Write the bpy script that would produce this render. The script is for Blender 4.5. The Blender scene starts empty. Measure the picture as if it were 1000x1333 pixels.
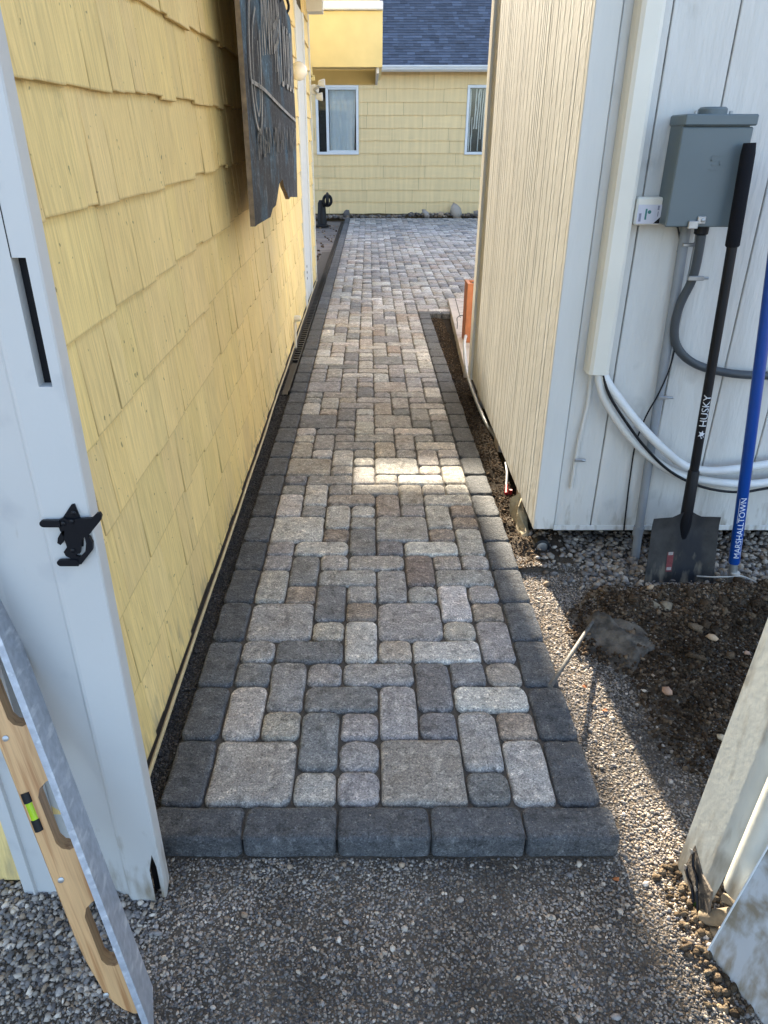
import bpy, bmesh, math, random
import numpy as np
from mathutils import Vector, Matrix, noise as mnoise
R = math.radians
rnd = random.Random(7)
sc = bpy.context.scene

# ------------------------------------------------------------------ camera, sky, sun, exposure
cam_d = bpy.data.cameras.new('camera'); cam = bpy.data.objects.new('camera', cam_d); sc.collection.objects.link(cam)
cam.location = (0, 0, 1.5); cam.rotation_euler = (R(90 - 27.2), 0, 0)
cam_d.sensor_fit = 'HORIZONTAL'; cam_d.sensor_width = 36; cam_d.lens = 33.66; cam_d.shift_x = 0.019
cam_d.clip_start = 0.05; cam_d.clip_end = 600
sc.camera = cam
SUN_EL, SUN_AZ = R(25), R(-4)            # the sun stands beyond the far house, a little to the left
w = bpy.data.worlds.new('World'); sc.world = w; w.use_nodes = True
nt = w.node_tree; bg = nt.nodes['Background']
sky = nt.nodes.new('ShaderNodeTexSky'); sky.sky_type = 'NISHITA'; sky.sun_disc = False
sky.sun_elevation = SUN_EL; sky.sun_rotation = SUN_AZ
sky.ozone_density = .35; sky.dust_density = 3.0; sky.air_density = .9
nt.links.new(sky.outputs[0], bg.inputs[0]); bg.inputs[1].default_value = 0.09
sun_d = bpy.data.lights.new('sun', 'SUN'); sun_d.energy = 3.3; sun_d.angle = R(0.95); sun_d.color = (1, .89, .72)
sun = bpy.data.objects.new('sun', sun_d); sc.collection.objects.link(sun)
sv = Vector((math.sin(SUN_AZ) * math.cos(SUN_EL), math.cos(SUN_AZ) * math.cos(SUN_EL), math.sin(SUN_EL)))
sun.rotation_euler = sv.to_track_quat('Z', 'Y').to_euler(); sun.location = (0, 0, 20)
sc.view_settings.view_transform = 'Standard'; sc.view_settings.look = 'None'
sc.view_settings.gamma = 1; sc.view_settings.use_curve_mapping = False
sc.view_settings.exposure = 2.95

# ------------------------------------------------------------------ materials
def mat(name, col, rough=.7, var=.15, nscale=20, bump=0., bscale=80, stretch=(1, 1, 1), tint=False,
        metallic=0., col2=None, c2scale=6, c2lo=.5, c2hi=.62, c2stretch=(1, 1, 1), coords='pos', spec=.5, speck=None, bdist=.004, detail=4, zdirt=None):
    m = bpy.data.materials.new(name); m.use_nodes = True
    n = m.node_tree.nodes; l = m.node_tree.links; b = n['Principled BSDF']
    b.inputs['Roughness'].default_value = rough; b.inputs['Metallic'].default_value = metallic
    b.inputs['Specular IOR Level'].default_value = spec
    if coords == 'pos': src = n.new('ShaderNodeNewGeometry').outputs['Position']
    else: src = n.new('ShaderNodeTexCoord').outputs['Object']
    def mp(s):
        q = n.new('ShaderNodeMapping'); q.inputs['Scale'].default_value = s; l.new(src, q.inputs[0]); return q.outputs[0]
    def nz(s, sc_, det=4):
        t = n.new('ShaderNodeTexNoise'); t.inputs['Scale'].default_value = sc_; t.inputs['Detail'].default_value = det
        l.new(mp(s), t.inputs['Vector']); return t.outputs[0]
    def mix(f, a, c, mode='MIX'):
        q = n.new('ShaderNodeMix'); q.data_type = 'RGBA'; q.blend_type = mode
        for s_, v in ((q.inputs[0], f), (q.inputs[6], a), (q.inputs[7], c)):
            if hasattr(v, 'links') or isinstance(v, bpy.types.NodeSocket): l.new(v, s_)
            elif isinstance(v, float): s_.default_value = v
            else: s_.default_value = (*v, 1)
        return q.outputs[2]
    def ramp(x, lo, hi):
        r = n.new('ShaderNodeMapRange'); r.inputs[1].default_value = lo; r.inputs[2].default_value = hi; l.new(x, r.inputs[0]); return r.outputs[0]
    c = mix(ramp(nz(stretch, nscale), .3, .7), tuple(x * (1 - var) for x in col), tuple(min(1, x * (1 + var)) for x in col))
    if tint:
        a = n.new('ShaderNodeAttribute'); a.attribute_name = 'tint'
        c = mix(1.0, c, a.outputs[0], 'MULTIPLY')
    if col2: c = mix(ramp(nz(c2stretch, c2scale, 6), c2lo, c2hi), c, col2)
    if speck:
        for (sc_, lo, hi, k, amt) in speck:
            c = mix(ramp(nz((1, 1, 1), sc_, 2), lo, hi), c, mix(1.0, c, (k, k, k), 'MULTIPLY') if k < 1 else mix(1.0, c, (k, k * .99, k * .97), 'MULTIPLY'))
    if zdirt:
        sp = n.new('ShaderNodeSeparateXYZ'); l.new(src, sp.inputs[0])
        hz = n.new('ShaderNodeMapRange'); hz.inputs[1].default_value = zdirt[0]; hz.inputs[2].default_value = zdirt[1]; hz.inputs[3].default_value = .16; hz.inputs[4].default_value = -.14; l.new(sp.outputs[2], hz.inputs[0])
        ad = n.new('ShaderNodeMath'); ad.operation = 'ADD'; l.new(hz.outputs[0], ad.inputs[0]); l.new(nz((1.6, 1.6, .45), zdirt[2], 10), ad.inputs[1])
        c = mix(ramp(ad.outputs[0], zdirt[3], zdirt[3] + .30), c, (.27, .225, .16))
    l.new(c, b.inputs['Base Color'])
    if bump:
        bp = n.new('ShaderNodeBump'); bp.inputs['Strength'].default_value = bump; bp.inputs['Distance'].default_value = bdist
        l.new(nz(stretch, bscale, detail), bp.inputs['Height']); l.new(bp.outputs[0], b.inputs['Normal'])
    return m
M = {}
M['yellow'] = mat('yellow_shingle_paint', (.88, .645, .265), .62, .16, 120, 1.0, 110, (1, 1, .022), tint=True, col2=(.42, .33, .15), c2scale=9, c2lo=.68, c2hi=.86, bdist=.004, speck=[(42, .29, .26, .45, 1)], zdirt=(-.02, .30, 14, .58))
M['yellow_far'] = mat('pale_yellow_shingle_paint', (.71, .545, .29), .7, .08, 14, .4, 40, (1, 1, .06), tint=True)
M['yellow_smooth'] = mat('yellow_board_paint', (.74, .59, .25), .6, .05, 5, .1, 60)
M['dark_gap'] = mat('shadowed_sheathing', (.09, .065, .035), .9)
M['trim_tan'] = mat('dull_tan_pipe', (.50, .40, .22), .6, .1, 20)
M['white_wall'] = mat('white_siding_paint', (.63, .615, .575), .55, .05, 12, 1.0, 36, (1, 1, .20), col2=(.47, .46, .43), c2scale=5, c2lo=.66, c2hi=.8, bdist=.007, detail=9, zdirt=(.02, .30, 20, .60))
M['side_wall'] = mat('grooved_white_siding_paint', (.47, .475, .455), .75, .10, 12, .5, 75, (1, 1, .42), bdist=.0042, detail=8, zdirt=(.02, .35, 20, .57))
M['white_trim'] = mat('white_trim_paint', (.66, .66, .63), .5, .04, 12, .2, 60, (1, 1, .2), zdirt=(.0, .22, 22, .58))
M['cream'] = mat('cream_plastic', (.76, .73, .64), .35, .03, 6)
M['vinyl'] = mat('white_vinyl', (.59, .595, .585), .38, .03, 4, .05, 30, col2=(.40, .41, .42), c2scale=7, c2lo=.60, c2hi=.85)
M['vinyl_foot'] = mat('white_vinyl_muddy_foot', (.56, .56, .54), .4, .03, 4, .08, 60, col2=(.40, .41, .42), c2scale=7, c2lo=.60, c2hi=.85, zdirt=(-.05, .30, 24, .55))
M['vinyl_board'] = mat('scuffed_vinyl', (.50, .52, .53), .5, .06, 10, .15, 60, col2=(.26, .22, .16), c2scale=14, c2lo=.54, c2hi=.66, zdirt=(-.05, .35, 34, .53))
M['vinyl_dirty'] = mat('muddy_white_vinyl', (.66, .65, .57), .45, .06, 10, .15, 60, col2=(.24, .19, .12), c2scale=9, c2lo=.60, c2hi=.78, c2stretch=(1, 1, .5), zdirt=(-.06, .22, 16, .42))
M['mud'] = mat('dried_mud', (.22, .17, .11), .95, .3, 40, .5, 120)
M['paver'] = mat('tumbled_concrete', (1.06, 1, .93), .92, .16, 9, .9, 110, tint=True, speck=[(300, .54, .62, 1.7, 1), (140, .55, .66, 1.45, 1), (160, .43, .36, .55, 1), (26, .45, .34, .66, 1), (40, .53, .66, 1.45, 1), (12, .52, .70, 1.25, 1)], bdist=.007, detail=8)
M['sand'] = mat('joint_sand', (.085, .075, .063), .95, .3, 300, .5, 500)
M['soil'] = mat('ground_dirt', (1, 1, 1), 1., .3, 60, 1., 170, tint=True, bdist=.012, spec=.05, detail=8)
M['peb'] = mat('crushed_stone', (1, 1, 1), .85, .18, 150, .3, 400, tint=True)
M['dirt_far'] = mat('dry_dirt', (.20, .17, .145), .95, .3, 4, .6, 30, bdist=.02)
M['black'] = mat('black_plastic', (.008, .009, .011), .5, .1, 30, spec=.3)
M['blackmetal'] = mat('black_powder_coat', (.006, .007, .010), .45, .1, 30, spec=.25)
M['foam'] = mat('black_foam_grip', (.007, .008, .012), .8, .2, 200, .3, 300, spec=.2)
M['blue'] = mat('blue_fibreglass', (.006, .060, .30), .3, .06, 20)
M['steel'] = mat('galvanised_steel', (.42, .43, .44), .42, .12, 30, .05, 60, metallic=.8)
M['alu'] = mat('worn_aluminium', (.40, .42, .46), .5, .15, 60, .25, 160, metallic=.35, col2=(.62, .63, .65), c2scale=50, c2lo=.55, c2hi=.7, c2stretch=(1, 1, .3), coords='obj')
M['rusty'] = mat('rusty_hinge_steel', (.13, .105, .08), .8, .4, 60, .6, 120, col2=(.03, .028, .026), c2scale=30)
M['rod'] = mat('dull_rod_steel', (.13, .12, .105), .7, .3, 60, .3, 120, metallic=.3)
M['blade'] = mat('muddy_shovel_steel', (.032, .030, .029), .6, .4, 20, .3, 60, col2=(.012, .014, .02), c2scale=8, c2lo=.50, c2hi=.64, c2stretch=(1, 1, .45), zdirt=(-.1, .16, 18, .56))
M['boxgrey'] = mat('grey_enamel_metal', (.115, .150, .165), .42, .04, 8)
M['pvc'] = mat('grey_pvc', (.26, .28, .30), .5, .06, 20)
M['flex'] = mat('dark_grey_flexible_conduit', (.055, .065, .075), .5, .1, 20)
M['whitetube'] = mat('white_pipe_insulation', (.72, .73, .72), .5, .04, 20)
M['roof'] = mat('blue_grey_asphalt_shingle', (1, 1, 1), .9, .2, 90, .3, 200, tint=True)
M['gutter'] = mat('white_gutter_metal', (.62, .66, .68), .4, .03, 8)
M['sign'] = mat('weathered_black_board', (.052, .056, .064), .85, .55, 30, .6, 60, (1, 1, .1), col2=(.065, .115, .165), c2scale=2.6, c2lo=.50, c2hi=.62, bdist=.006, speck=[(60, .58, .70, 2.4, 1), (8, .56, .68, 1.8, 1)], spec=.2)
M['signedge'] = mat('bare_wood_edge', (.22, .16, .10), .85, .3, 30)
M['chalk'] = mat('faded_white_sign_paint', (.42, .41, .39), .85, .3, 60, col2=(.12, .12, .12), c2scale=40, c2lo=.50, c2hi=.68, c2stretch=(1, 1, .25))
M['chalk_worn'] = mat('worn_away_sign_paint', (.22, .22, .21), .85, .3, 60, col2=(.05, .055, .06), c2scale=45, c2lo=.42, c2hi=.58, c2stretch=(1, 1, .25))
M['wood'] = mat('varnished_pine', (.62, .36, .16), .42, .10, 8, .12, 30, (26, 1.2, 26), coords='obj', col2=(.42, .20, .075), c2scale=5, c2lo=.50, c2hi=.66, c2stretch=(22, .9, 22))
M['orange'] = mat('orange_fired_clay', (.34, .12, .05), .7, .15, 20, .2, 80)
M['concrete'] = mat('poured_concrete', (.42, .37, .33), .9, .12, 12, .3, 80, col2=(.22, .19, .17), c2scale=8, c2lo=.58, c2hi=.75)
M['globe'] = mat('milk_glass', (.78, .75, .66), .25, .02, 5)
M['fabric'] = mat('dusty_black_fabric', (.135, .112, .086), .95, .35, 22, 1., 90, bdist=.008, detail=8, col2=(.055, .046, .036), c2scale=18, c2lo=.46, c2hi=.60)
M['burlap'] = mat('pale_burlap', (.42, .35, .23), .95, .2, 60, .6, 200)
M['red'] = mat('red_plastic_tape', (.42, .02, .02), .5)
M['sticker_red'] = mat('red_sticker', (.17, .035, .04), .5, .25, 120)
M['sticker_white'] = mat('white_sticker', (.33, .30, .28), .5, .2, 150)
M['label'] = mat('white_paper_label', (.62, .62, .68), .5, .04, 40)
M['lab_ink'] = mat('faded_label_ink', (.24, .25, .33), .6)
M['lab_green'] = mat('green_label_ink', (.05, .22, .20), .6)
M['silver_ink'] = mat('silver_lettering', (.60, .62, .66), .5)
M['white_ink'] = mat('white_lettering', (.75, .78, .85), .5)
M['curtain'] = mat('white_curtain', (.74, .78, .80), .9, .1, 30, .3, 20, (14, 14, .4))
M['room'] = mat('dim_room', (.05, .06, .065), .9)
M['vial'] = mat('yellow_green_vial', (.42, .62, .02), .25)
M['foliage'] = mat('weed_leaf', (.10, .18, .03), .7)
M['leaf_dry'] = mat('dry_leaf', (.38, .13, .04), .8, .2, 200)
M['rope'] = mat('white_cord', (.55, .52, .46), .8)
for nm_ in ('vinyl_dirty',):
    m_ = M[nm_]; n_ = m_.node_tree.nodes; l_ = m_.node_tree.links; b_ = n_['Principled BSDF']; tr_ = n_.new('ShaderNodeBsdfTranslucent'); mx_ = n_.new('ShaderNodeMixShader')
    l_.new(b_.inputs['Base Color'].links[0].from_socket, tr_.inputs[0]); mx_.inputs[0].default_value = .15
    l_.new(b_.outputs[0], mx_.inputs[1]); l_.new(tr_.outputs[0], mx_.inputs[2]); l_.new(mx_.outputs[0], n_['Material Output'].inputs[0])
def glass(name, col, rough=.03, tr=.0):
    m = bpy.data.materials.new(name); m.use_nodes = True; b = m.node_tree.nodes['Principled BSDF']
    b.inputs['Base Color'].default_value = (*col, 1); b.inputs['Roughness'].default_value = rough
    b.inputs['Transmission Weight'].default_value = tr; b.inputs['IOR'].default_value = 1.5
    return m
M['glass'] = glass('window_glass', (.9, .95, .95), .02, 1.0)

# ------------------------------------------------------------------ object helpers
ORG = {}
def prop(o, label=None, cat=None, group=None, kind=None):
    if label: o['label'] = label
    if cat: o['category'] = cat
    if group: o['group'] = group
    if kind: o['kind'] = kind
    return o
def thing(name, loc, label, cat, group=None):
    o = bpy.data.objects.new(name, None); o.empty_display_size = .1
    sc.collection.objects.link(o); o.location = loc; ORG[o.name] = Vector(loc)
    return prop(o, label, cat, group)
def make(name, V, F, m, parent=None, smooth=False, tint=None, local=False, angle=None):
    me = bpy.data.meshes.new(name)
    org = Vector((0, 0, 0))
    if parent is not None and not local: org = ORG.get(parent.name, org)
    V = np.asarray(V, dtype=np.float64)
    if V.size and org.length: V = V - np.array(org)
    me.from_pydata(V.tolist(), [], F)
    ms = m if isinstance(m, (list, tuple)) else [m]
    for q in ms: me.materials.append(M[q] if isinstance(q, str) else q)
    if smooth: me.polygons.foreach_set('use_smooth', [True] * len(me.polygons))
    if tint is not None:
        a = me.color_attributes.new('tint', 'FLOAT_COLOR', 'POINT')
        t = np.ones((len(V), 4), dtype=np.float32)
        t[:, :3] = np.asarray(tint, dtype=np.float32).reshape(-1, 3)
        a.data.foreach_set('color', t.ravel())
    if angle is not None and smooth:
        try: me.set_sharp_from_angle(angle=R(angle))
        except Exception: pass
    o = bpy.data.objects.new(name, me); sc.collection.objects.link(o)
    if parent is not None: o.parent = parent; ORG[o.name] = org if not local else Vector((0, 0, 0))
    return o
class B:
    """collects shapes of ONE part"""
    def __init__(s): s.V = []; s.F = []; s.T = []
    def add(s, V, F, t=None):
        k = len(s.V); s.V += [tuple(v) for v in V]; s.F += [tuple(i + k for i in f) for f in F]
        if t is not None: s.T += [t] * len(V)
    def box(s, x0, x1, y0, y1, z0, z1, bev=0, t=None):
        if bev <= 0:
            V = [(x, y, z) for z in (z0, z1) for y in (y0, y1) for x in (x0, x1)]
            F = [(0, 2, 3, 1), (4, 5, 7, 6), (0, 1, 5, 4), (2, 6, 7, 3), (0, 4, 6, 2), (1, 3, 7, 5)]
            s.add(V, F, t); return s
        e = bev
        pts = []
        X, Y, Z = (x0, x1), (y0, y1), (z0, z1)
        idx = {}
        for i in (0, 1):
            for j in (0, 1):
                for k in (0, 1):
                    sx, sy, sz = (1, -1)[i], (1, -1)[j], (1, -1)[k]
                    for ax in range(3):
                        p = [X[i] + sx * e, Y[j] + sy * e, Z[k] + sz * e]
                        p[ax] = (X[i], Y[j], Z[k])[ax]
                        idx[(i, j, k, ax)] = len(pts); pts.append(p)
        F = []
        for ax in range(3):
            for v in (0, 1):
                o = [a for a in range(3) if a != ax]
                q = []
                for a, b_ in ((0, 0), (1, 0), (1, 1), (0, 1)):
                    c = [0, 0, 0]; c[ax] = v; c[o[0]] = a; c[o[1]] = b_; q.append(idx[(*c, ax)])
                F.append(q if (v == 1) != (ax == 1) else q[::-1])
        for ax in range(3):           # edges along ax
            o = [a for a in range(3) if a != ax]
            for a in (0, 1):
                for b_ in (0, 1):
                    c0 = [0, 0, 0]; c0[o[0]] = a; c0[o[1]] = b_; c1 = list(c0); c1[ax] = 1
                    F.append([idx[(*c0, o[0])], idx[(*c0, o[1])], idx[(*c1, o[1])], idx[(*c1, o[0])]])
        for c in [(i, j, k) for i in (0, 1) for j in (0, 1) for k in (0, 1)]:
            F.append([idx[(*c, 0)], idx[(*c, 1)], idx[(*c, 2)]])
        s.add(pts, F, t); return s
    def prism(s, poly, fn, d0, d1, t=None):
        """poly: 2D outline; fn(u,v,d) -> 3D point; extruded from d0 to d1"""
        n = len(poly)
        V = [fn(u, v, d0) for u, v in poly] + [fn(u, v, d1) for u, v in poly]
        F = [tuple(range(n))[::-1], tuple(range(n, 2 * n))] + [(i, (i + 1) % n, n + (i + 1) % n, n + i) for i in range(n)]
        s.add(V, F, t); return s
    def tube(s, pts, r, seg=10, cap=True, smoothn=0, t=None):
        P = [Vector(p) for p in pts]
        if smoothn and len(P) > 2:
            Q = []
            for i in range(len(P) - 1):
                a, b_, c, d = P[max(i - 1, 0)], P[i], P[i + 1], P[min(i + 2, len(P) - 1)]
                for k in range(smoothn):
                    u = k / smoothn
                    Q.append(.5 * ((2 * b_) + (c - a) * u + (2 * a - 5 * b_ + 4 * c - d) * u * u + (3 * b_ - a - 3 * c + d) * u ** 3))
            P = Q + [P[-1]]
        n = len(P); rr = r if isinstance(r, (list, tuple)) else [r] * n
        if len(rr) != n: rr = [rr[0] + (rr[-1] - rr[0]) * i / (n - 1) for i in range(n)]
        V = []; nrm = None
        for i in range(n):
            T = (P[min(i + 1, n - 1)] - P[max(i - 1, 0)]).normalized()
            if nrm is None: nrm = T.orthogonal().normalized()
            nrm = (nrm - T * nrm.dot(T)).normalized(); bn = T.cross(nrm)
            for k in range(seg):
                a = 2 * math.pi * k / seg
                V.append(P[i] + (nrm * math.cos(a) + bn * math.sin(a)) * rr[i])
        F = [(i * seg + k, i * seg + (k + 1) % seg, (i + 1) * seg + (k + 1) % seg, (i + 1) * seg + k) for i in range(n - 1) for k in range(seg)]
        if cap: F += [tuple(range(seg))[::-1], tuple((n - 1) * seg + k for k in range(seg))]
        s.add(V, F, t); return s
    def lathe(s, c, prof, seg=16, axis='z', t=None):
        V = []
        for r, h in prof:
            for k in range(seg):
                a = 2 * math.pi * k / seg; u, v = r * math.cos(a), r * math.sin(a)
                V.append((c[0] + u, c[1] + v, c[2] + h) if axis == 'z' else (c[0] + u, c[1] - h, c[2] + v) if axis == 'y' else (c[0] + h, c[1] + u, c[2] + v))
        n = len(prof)
        F = [(i * seg + k, i * seg + (k + 1) % seg, (i + 1) * seg + (k + 1) % seg, (i + 1) * seg + k) for i in range(n - 1) for k in range(seg)]
        F += [tuple(range(seg))[::-1], tuple((n - 1) * seg + k for k in range(seg))]
        s.add(V, F, t); return s
    def out(s, name, m, parent=None, smooth=False, angle=35, local=False, **k):
        o = make(name, s.V, s.F, m, parent, smooth, s.T if s.T else None, local, angle)
        return prop(o, **k)
def text_mesh(body, size, fn, m, parent, name='lettering', local=False):
    cu = bpy.data.curves.new('t', 'FONT'); cu.body = body; cu.size = size; cu.align_x = 'CENTER'; cu.align_y = 'CENTER'; cu.resolution_u = 3
    ob = bpy.data.objects.new('t', cu); sc.collection.objects.link(ob)
    dg = bpy.context.evaluated_depsgraph_get(); me = bpy.data.meshes.new_from_object(ob.evaluated_get(dg))
    bm = bmesh.new(); bm.from_mesh(me)
    q_ = -size
    while q_ < size:
        bmesh.ops.bisect_plane(bm, geom=bm.verts[:] + bm.edges[:] + bm.faces[:], plane_co=(0, q_, 0), plane_no=(0, 1, 0)); q_ += .0022
    bm.to_mesh(me); bm.free()
    V = [fn(v.co.x, v.co.y) for v in me.vertices]; F = [tuple(p.vertices) for p in me.polygons]
    bpy.data.objects.remove(ob); bpy.data.meshes.remove(me)
    return make(name, V, F, m, parent, local=local)
def nz(x, y, z=0., s=1.): return mnoise.noise(Vector((x * s, y * s, z * s)))
def sstep(a, b, x):
    t = min(1, max(0, (x - a) / (b - a))); return t * t * (3 - 2 * t)

# ------------------------------------------------------------------ ground shape
U = .1139; PX0 = -.541; PY0 = 1.286                  # paver module and the near left corner of the path
def soilness(x, y):
    """1 where the dark dug soil lies, right of the path in front of the shed"""
    e = .80 + .05 * nz(x, y, 3, 4) + .18 * max(0, 1.75 - y)
    a = sstep(e, e + .10, x) * sstep(1.30, 1.75, y + .25 * nz(x, y, 7, 2.5)) * (1 - sstep(2.28, 2.42, y + .05 * nz(x, y, 9, 8)))
    return a
def hgt(x, y):
    h = -.064 + .004 * nz(x, y, 0, 3)
    s = soilness(x, y)
    h += s * (.030 + .034 * nz(x, y, 1, 3) + .030 * nz(x, y, 2, 8) + .020 * abs(nz(x, y, 4, 21)))
    h += s * .045 * math.exp(-((x - 1.35) ** 2 / .12 + (y - 2.25) ** 2 / .02))
    h -= .02 * sstep(.95, 1.3, x) * (1 - sstep(1.3, 1.9, y))
    if y > 2.45: h -= .01 * sstep(2.45, 2.7, y) * sstep(.66, .8, x)
    if .6 < x < .86 and 2.5 < y < 7.4: h += .02 + .02 * nz(x, y, 5, 9)
    if x > .62: h += .012 * math.exp(-((x - .72) ** 2 + (y - .98) ** 2) / .006)
    if x < -.50: h += .018 * math.exp(-((x + .85) ** 2 / .05 + (y - 1.0) ** 2 / .03))
    if PX0 - .02 < x < PX0 + 10 * U + .005 and y > PY0 - .13: h = min(h, -.064)
    return max(h, -.086)
def patchmesh(name, x0, x1, y0, y1, st, colf, label=None, kind='structure'):
    nx, ny = int((x1 - x0) / st) + 1, int((y1 - y0) / st) + 1
    V = []; T = []
    for j in range(ny):
        for i in range(nx):
            x, y = x0 + i * st, y0 + j * st
            V.append((x, y, hgt(x, y))); T.append(colf(x, y))
    F = [(j * nx + i, j * nx + i + 1, (j + 1) * nx + i + 1, (j + 1) * nx + i) for j in range(ny - 1) for i in range(nx - 1)]
    return prop(make(name, V, F, 'soil', None, True, T), kind=kind)
def gcol(x, y):
    s = soilness(x, y); n_ = .8 + .4 * (nz(x, y, 11, 7) + .5)
    a = (.15 * n_, .125 * n_, .098 * n_); b = (.098 * n_, .079 * n_, .060 * n_)
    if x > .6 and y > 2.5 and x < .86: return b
    return tuple(a[i] * (1 - s) + b[i] * s for i in range(3))
g = B(); g.add([(-150, -60, -.10), (150, -60, -.10), (150, 160, -.10), (-150, 160, -.10)], [(0, 1, 2, 3)])
g.out('ground', 'dirt_far', kind='structure')
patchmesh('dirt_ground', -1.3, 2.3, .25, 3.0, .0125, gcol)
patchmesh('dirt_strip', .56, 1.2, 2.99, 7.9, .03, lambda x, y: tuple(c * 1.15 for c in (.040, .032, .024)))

# ------------------------------------------------------------------ loose stone, all as real pebbles
ICO_V = np.array([(0, 0, 1.), (.894, 0, .447), (.276, .851, .447), (-.724, .526, .447), (-.724, -.526, .447), (.276, -.851, .447),
                  (.724, .526, -.447), (-.276, .851, -.447), (-.894, 0, -.447), (-.276, -.851, -.447), (.724, -.526, -.447), (0, 0, -1.)])
ICO_F = np.array([(0, 1, 2), (0, 2, 3), (0, 3, 4), (0, 4, 5), (0, 5, 1), (1, 6, 2), (2, 7, 3), (3, 8, 4), (4, 9, 5), (5, 10, 1),
                  (6, 7, 2), (7, 8, 3), (8, 9, 4), (9, 10, 5), (10, 6, 1), (11, 7, 6), (11, 8, 7), (11, 9, 8), (11, 10, 9), (11, 6, 10)])
rg = np.random.default_rng(5)
PAL = np.array([(.34, .33, .32), (.24, .24, .25), (.15, .155, .17), (.42, .39, .35), (.30, .25, .20), (.52, .50, .47), (.10, .10, .11), (.22, .19, .16)])
def pebbles(name, pts, sizes, m='peb', pal=PAL, wts=None, smooth=False, jit=.22, flat=.7, label=None, bright=1., parent=None, tone=0):
    n = len(pts); pts = np.asarray(pts); sizes = np.asarray(sizes)
    ax = rg.normal(size=(n, 4)); ax /= np.linalg.norm(ax, axis=1)[:, None]
    a, b, c, d = ax.T
    Rm = np.stack([np.stack([1 - 2 * (c * c + d * d), 2 * (b * c - a * d), 2 * (b * d + a * c)], -1),
                   np.stack([2 * (b * c + a * d), 1 - 2 * (b * b + d * d), 2 * (c * d - a * b)], -1),
                   np.stack([2 * (b * d - a * c), 2 * (c * d + a * b), 1 - 2 * (b * b + c * c)], -1)], 1)
    V = ICO_V[None] * (1 + rg.uniform(-jit, jit, (n, 12, 1))) * rg.uniform([.8, .6, .5], [1.25, 1., .8], (n, 3))[:, None]
    V = np.einsum('nij,nkj->nki', Rm, V) * sizes[:, None, None]
    V[:, :, 2] *= flat
    V += pts[:, None]
    ci = rg.choice(len(pal), n, p=wts); T = pal[ci] * rg.uniform(.65, 1.4, (n, 1)) * bright * np.array([1.12, 1.0, .86])
    if tone: T = T * np.array([[max(.45, 1 + tone * (nz(p_[0], p_[1], 21, 3.2) + .5 * nz(p_[0], p_[1], 25, 11)))] for p_ in pts])
    V = V.reshape(-1, 3); F = (ICO_F[None] + (np.arange(n) * 12)[:, None, None]).reshape(-1, 3)
    me = bpy.data.meshes.new(name); me.vertices.add(len(V)); me.vertices.foreach_set('co', V.astype(np.float32).ravel())
    me.loops.add(F.size); me.loops.foreach_set('vertex_index', F.ravel().astype(np.int32))
    me.polygons.add(len(F)); me.polygons.foreach_set('loop_start', np.arange(0, F.size, 3, dtype=np.int32))
    me.update(calc_edges=True)
    if smooth: me.polygons.foreach_set('use_smooth', [True] * len(F))
    at = me.color_attributes.new('tint', 'FLOAT_COLOR', 'POINT'); t4 = np.ones((len(V), 4), np.float32); t4[:, :3] = np.repeat(T, 12, axis=0)
    at.data.foreach_set('color', t4.ravel()); me.materials.append(M[m])
    o = bpy.data.objects.new(name, me); sc.collection.objects.link(o)
    if parent is not None: o.parent = parent
    return o
def onpath(x, y): return PX0 - .004 < x < PX0 + 10 * U + .004 and y > PY0 - .107
def scatter(n, x0, x1, y0, y1, keep, smin, smax, sink=.3):
    P, S = [], []
    k = 0
    while len(P) < n and k < n * 6:
        k += 1
        x, y = rnd.uniform(x0, x1), rnd.uniform(y0, y1)
        if rnd.random() > keep(x, y): continue
        s = smin + (smax - smin) * rnd.random() ** 2.2
        P.append((x, y, hgt(x, y) + s * sink * rnd.uniform(.3, 1.6))); S.append(s)
    return P, S
def k_fine(x, y):
    if onpath(x, y) or x > 1.9: return 0
    if y > 2.6 or (x > .66 and y > 2.55): return 0
    if x < -.5 and y > 1.10: return 0
    s = soilness(x, y)
    return 1 - .93 * s
P, S = scatter(100000, -.95, 1.55, .62, 2.6, k_fine, .0021, .0053)
o = pebbles('fine_gravel', P, S, bright=.66, tone=.9, jit=.34, flat=.6, wts=[.22, .2, .14, .14, .12, .06, .06, .06])
prop(o, 'fine crushed grey gravel spread in front of and beside the paver path', 'gravel', kind='stuff')
P, S = scatter(1100, -.95, 1.55, .62, 2.3, lambda x, y: 0 if onpath(x, y) or (x < -.5 and y > 1.1) else .8 - .65 * soilness(x, y), .005, .010)
o = pebbles('coarse_gravel', P, S, wts=[.25, .15, .1, .2, .12, .1, .03, .05], smooth=False)
prop(o, 'scattered larger pebbles lying on the fine gravel', 'pebbles', kind='stuff')
P, S = scatter(2600, .70, 2.0, 2.22, 2.86, lambda x, y: sstep(2.34, 2.46, y + .08 * nz(x, y, 5, 6)) * (1 if x > .86 else .35), .007, .019, .5)
o = pebbles('river_stones', P, S, wts=[.24, .2, .08, .18, .18, .04, .03, .05], smooth=True, bright=.95)
prop(o, 'rounded grey and tan drain stones along the foot of the white shed', 'river stones', kind='stuff')
P, S = scatter(2600, -1.15, -.42, .62, 1.14, lambda x, y: sstep(-.44, -.6, x) * sstep(.80, .9, y), .005, .0105, .5)
o = pebbles('drain_rock', P, S, wts=[.24, .24, .12, .14, .08, .08, .06, .04], jit=.38, tone=.5)
prop(o, 'angular grey drain rock in the corner behind the wooden darby', 'drain rock', kind='stuff')
SO = 1.75 * np.array([(.058, .045, .034), (.040, .031, .024), (.080, .063, .047), (.12, .097, .074), (.048, .037, .028)])
P, S = scatter(26000, .66, 1.9, 1.2, 2.45, lambda x, y: soilness(x, y) ** .7, .0015, .0105, .3)
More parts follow.
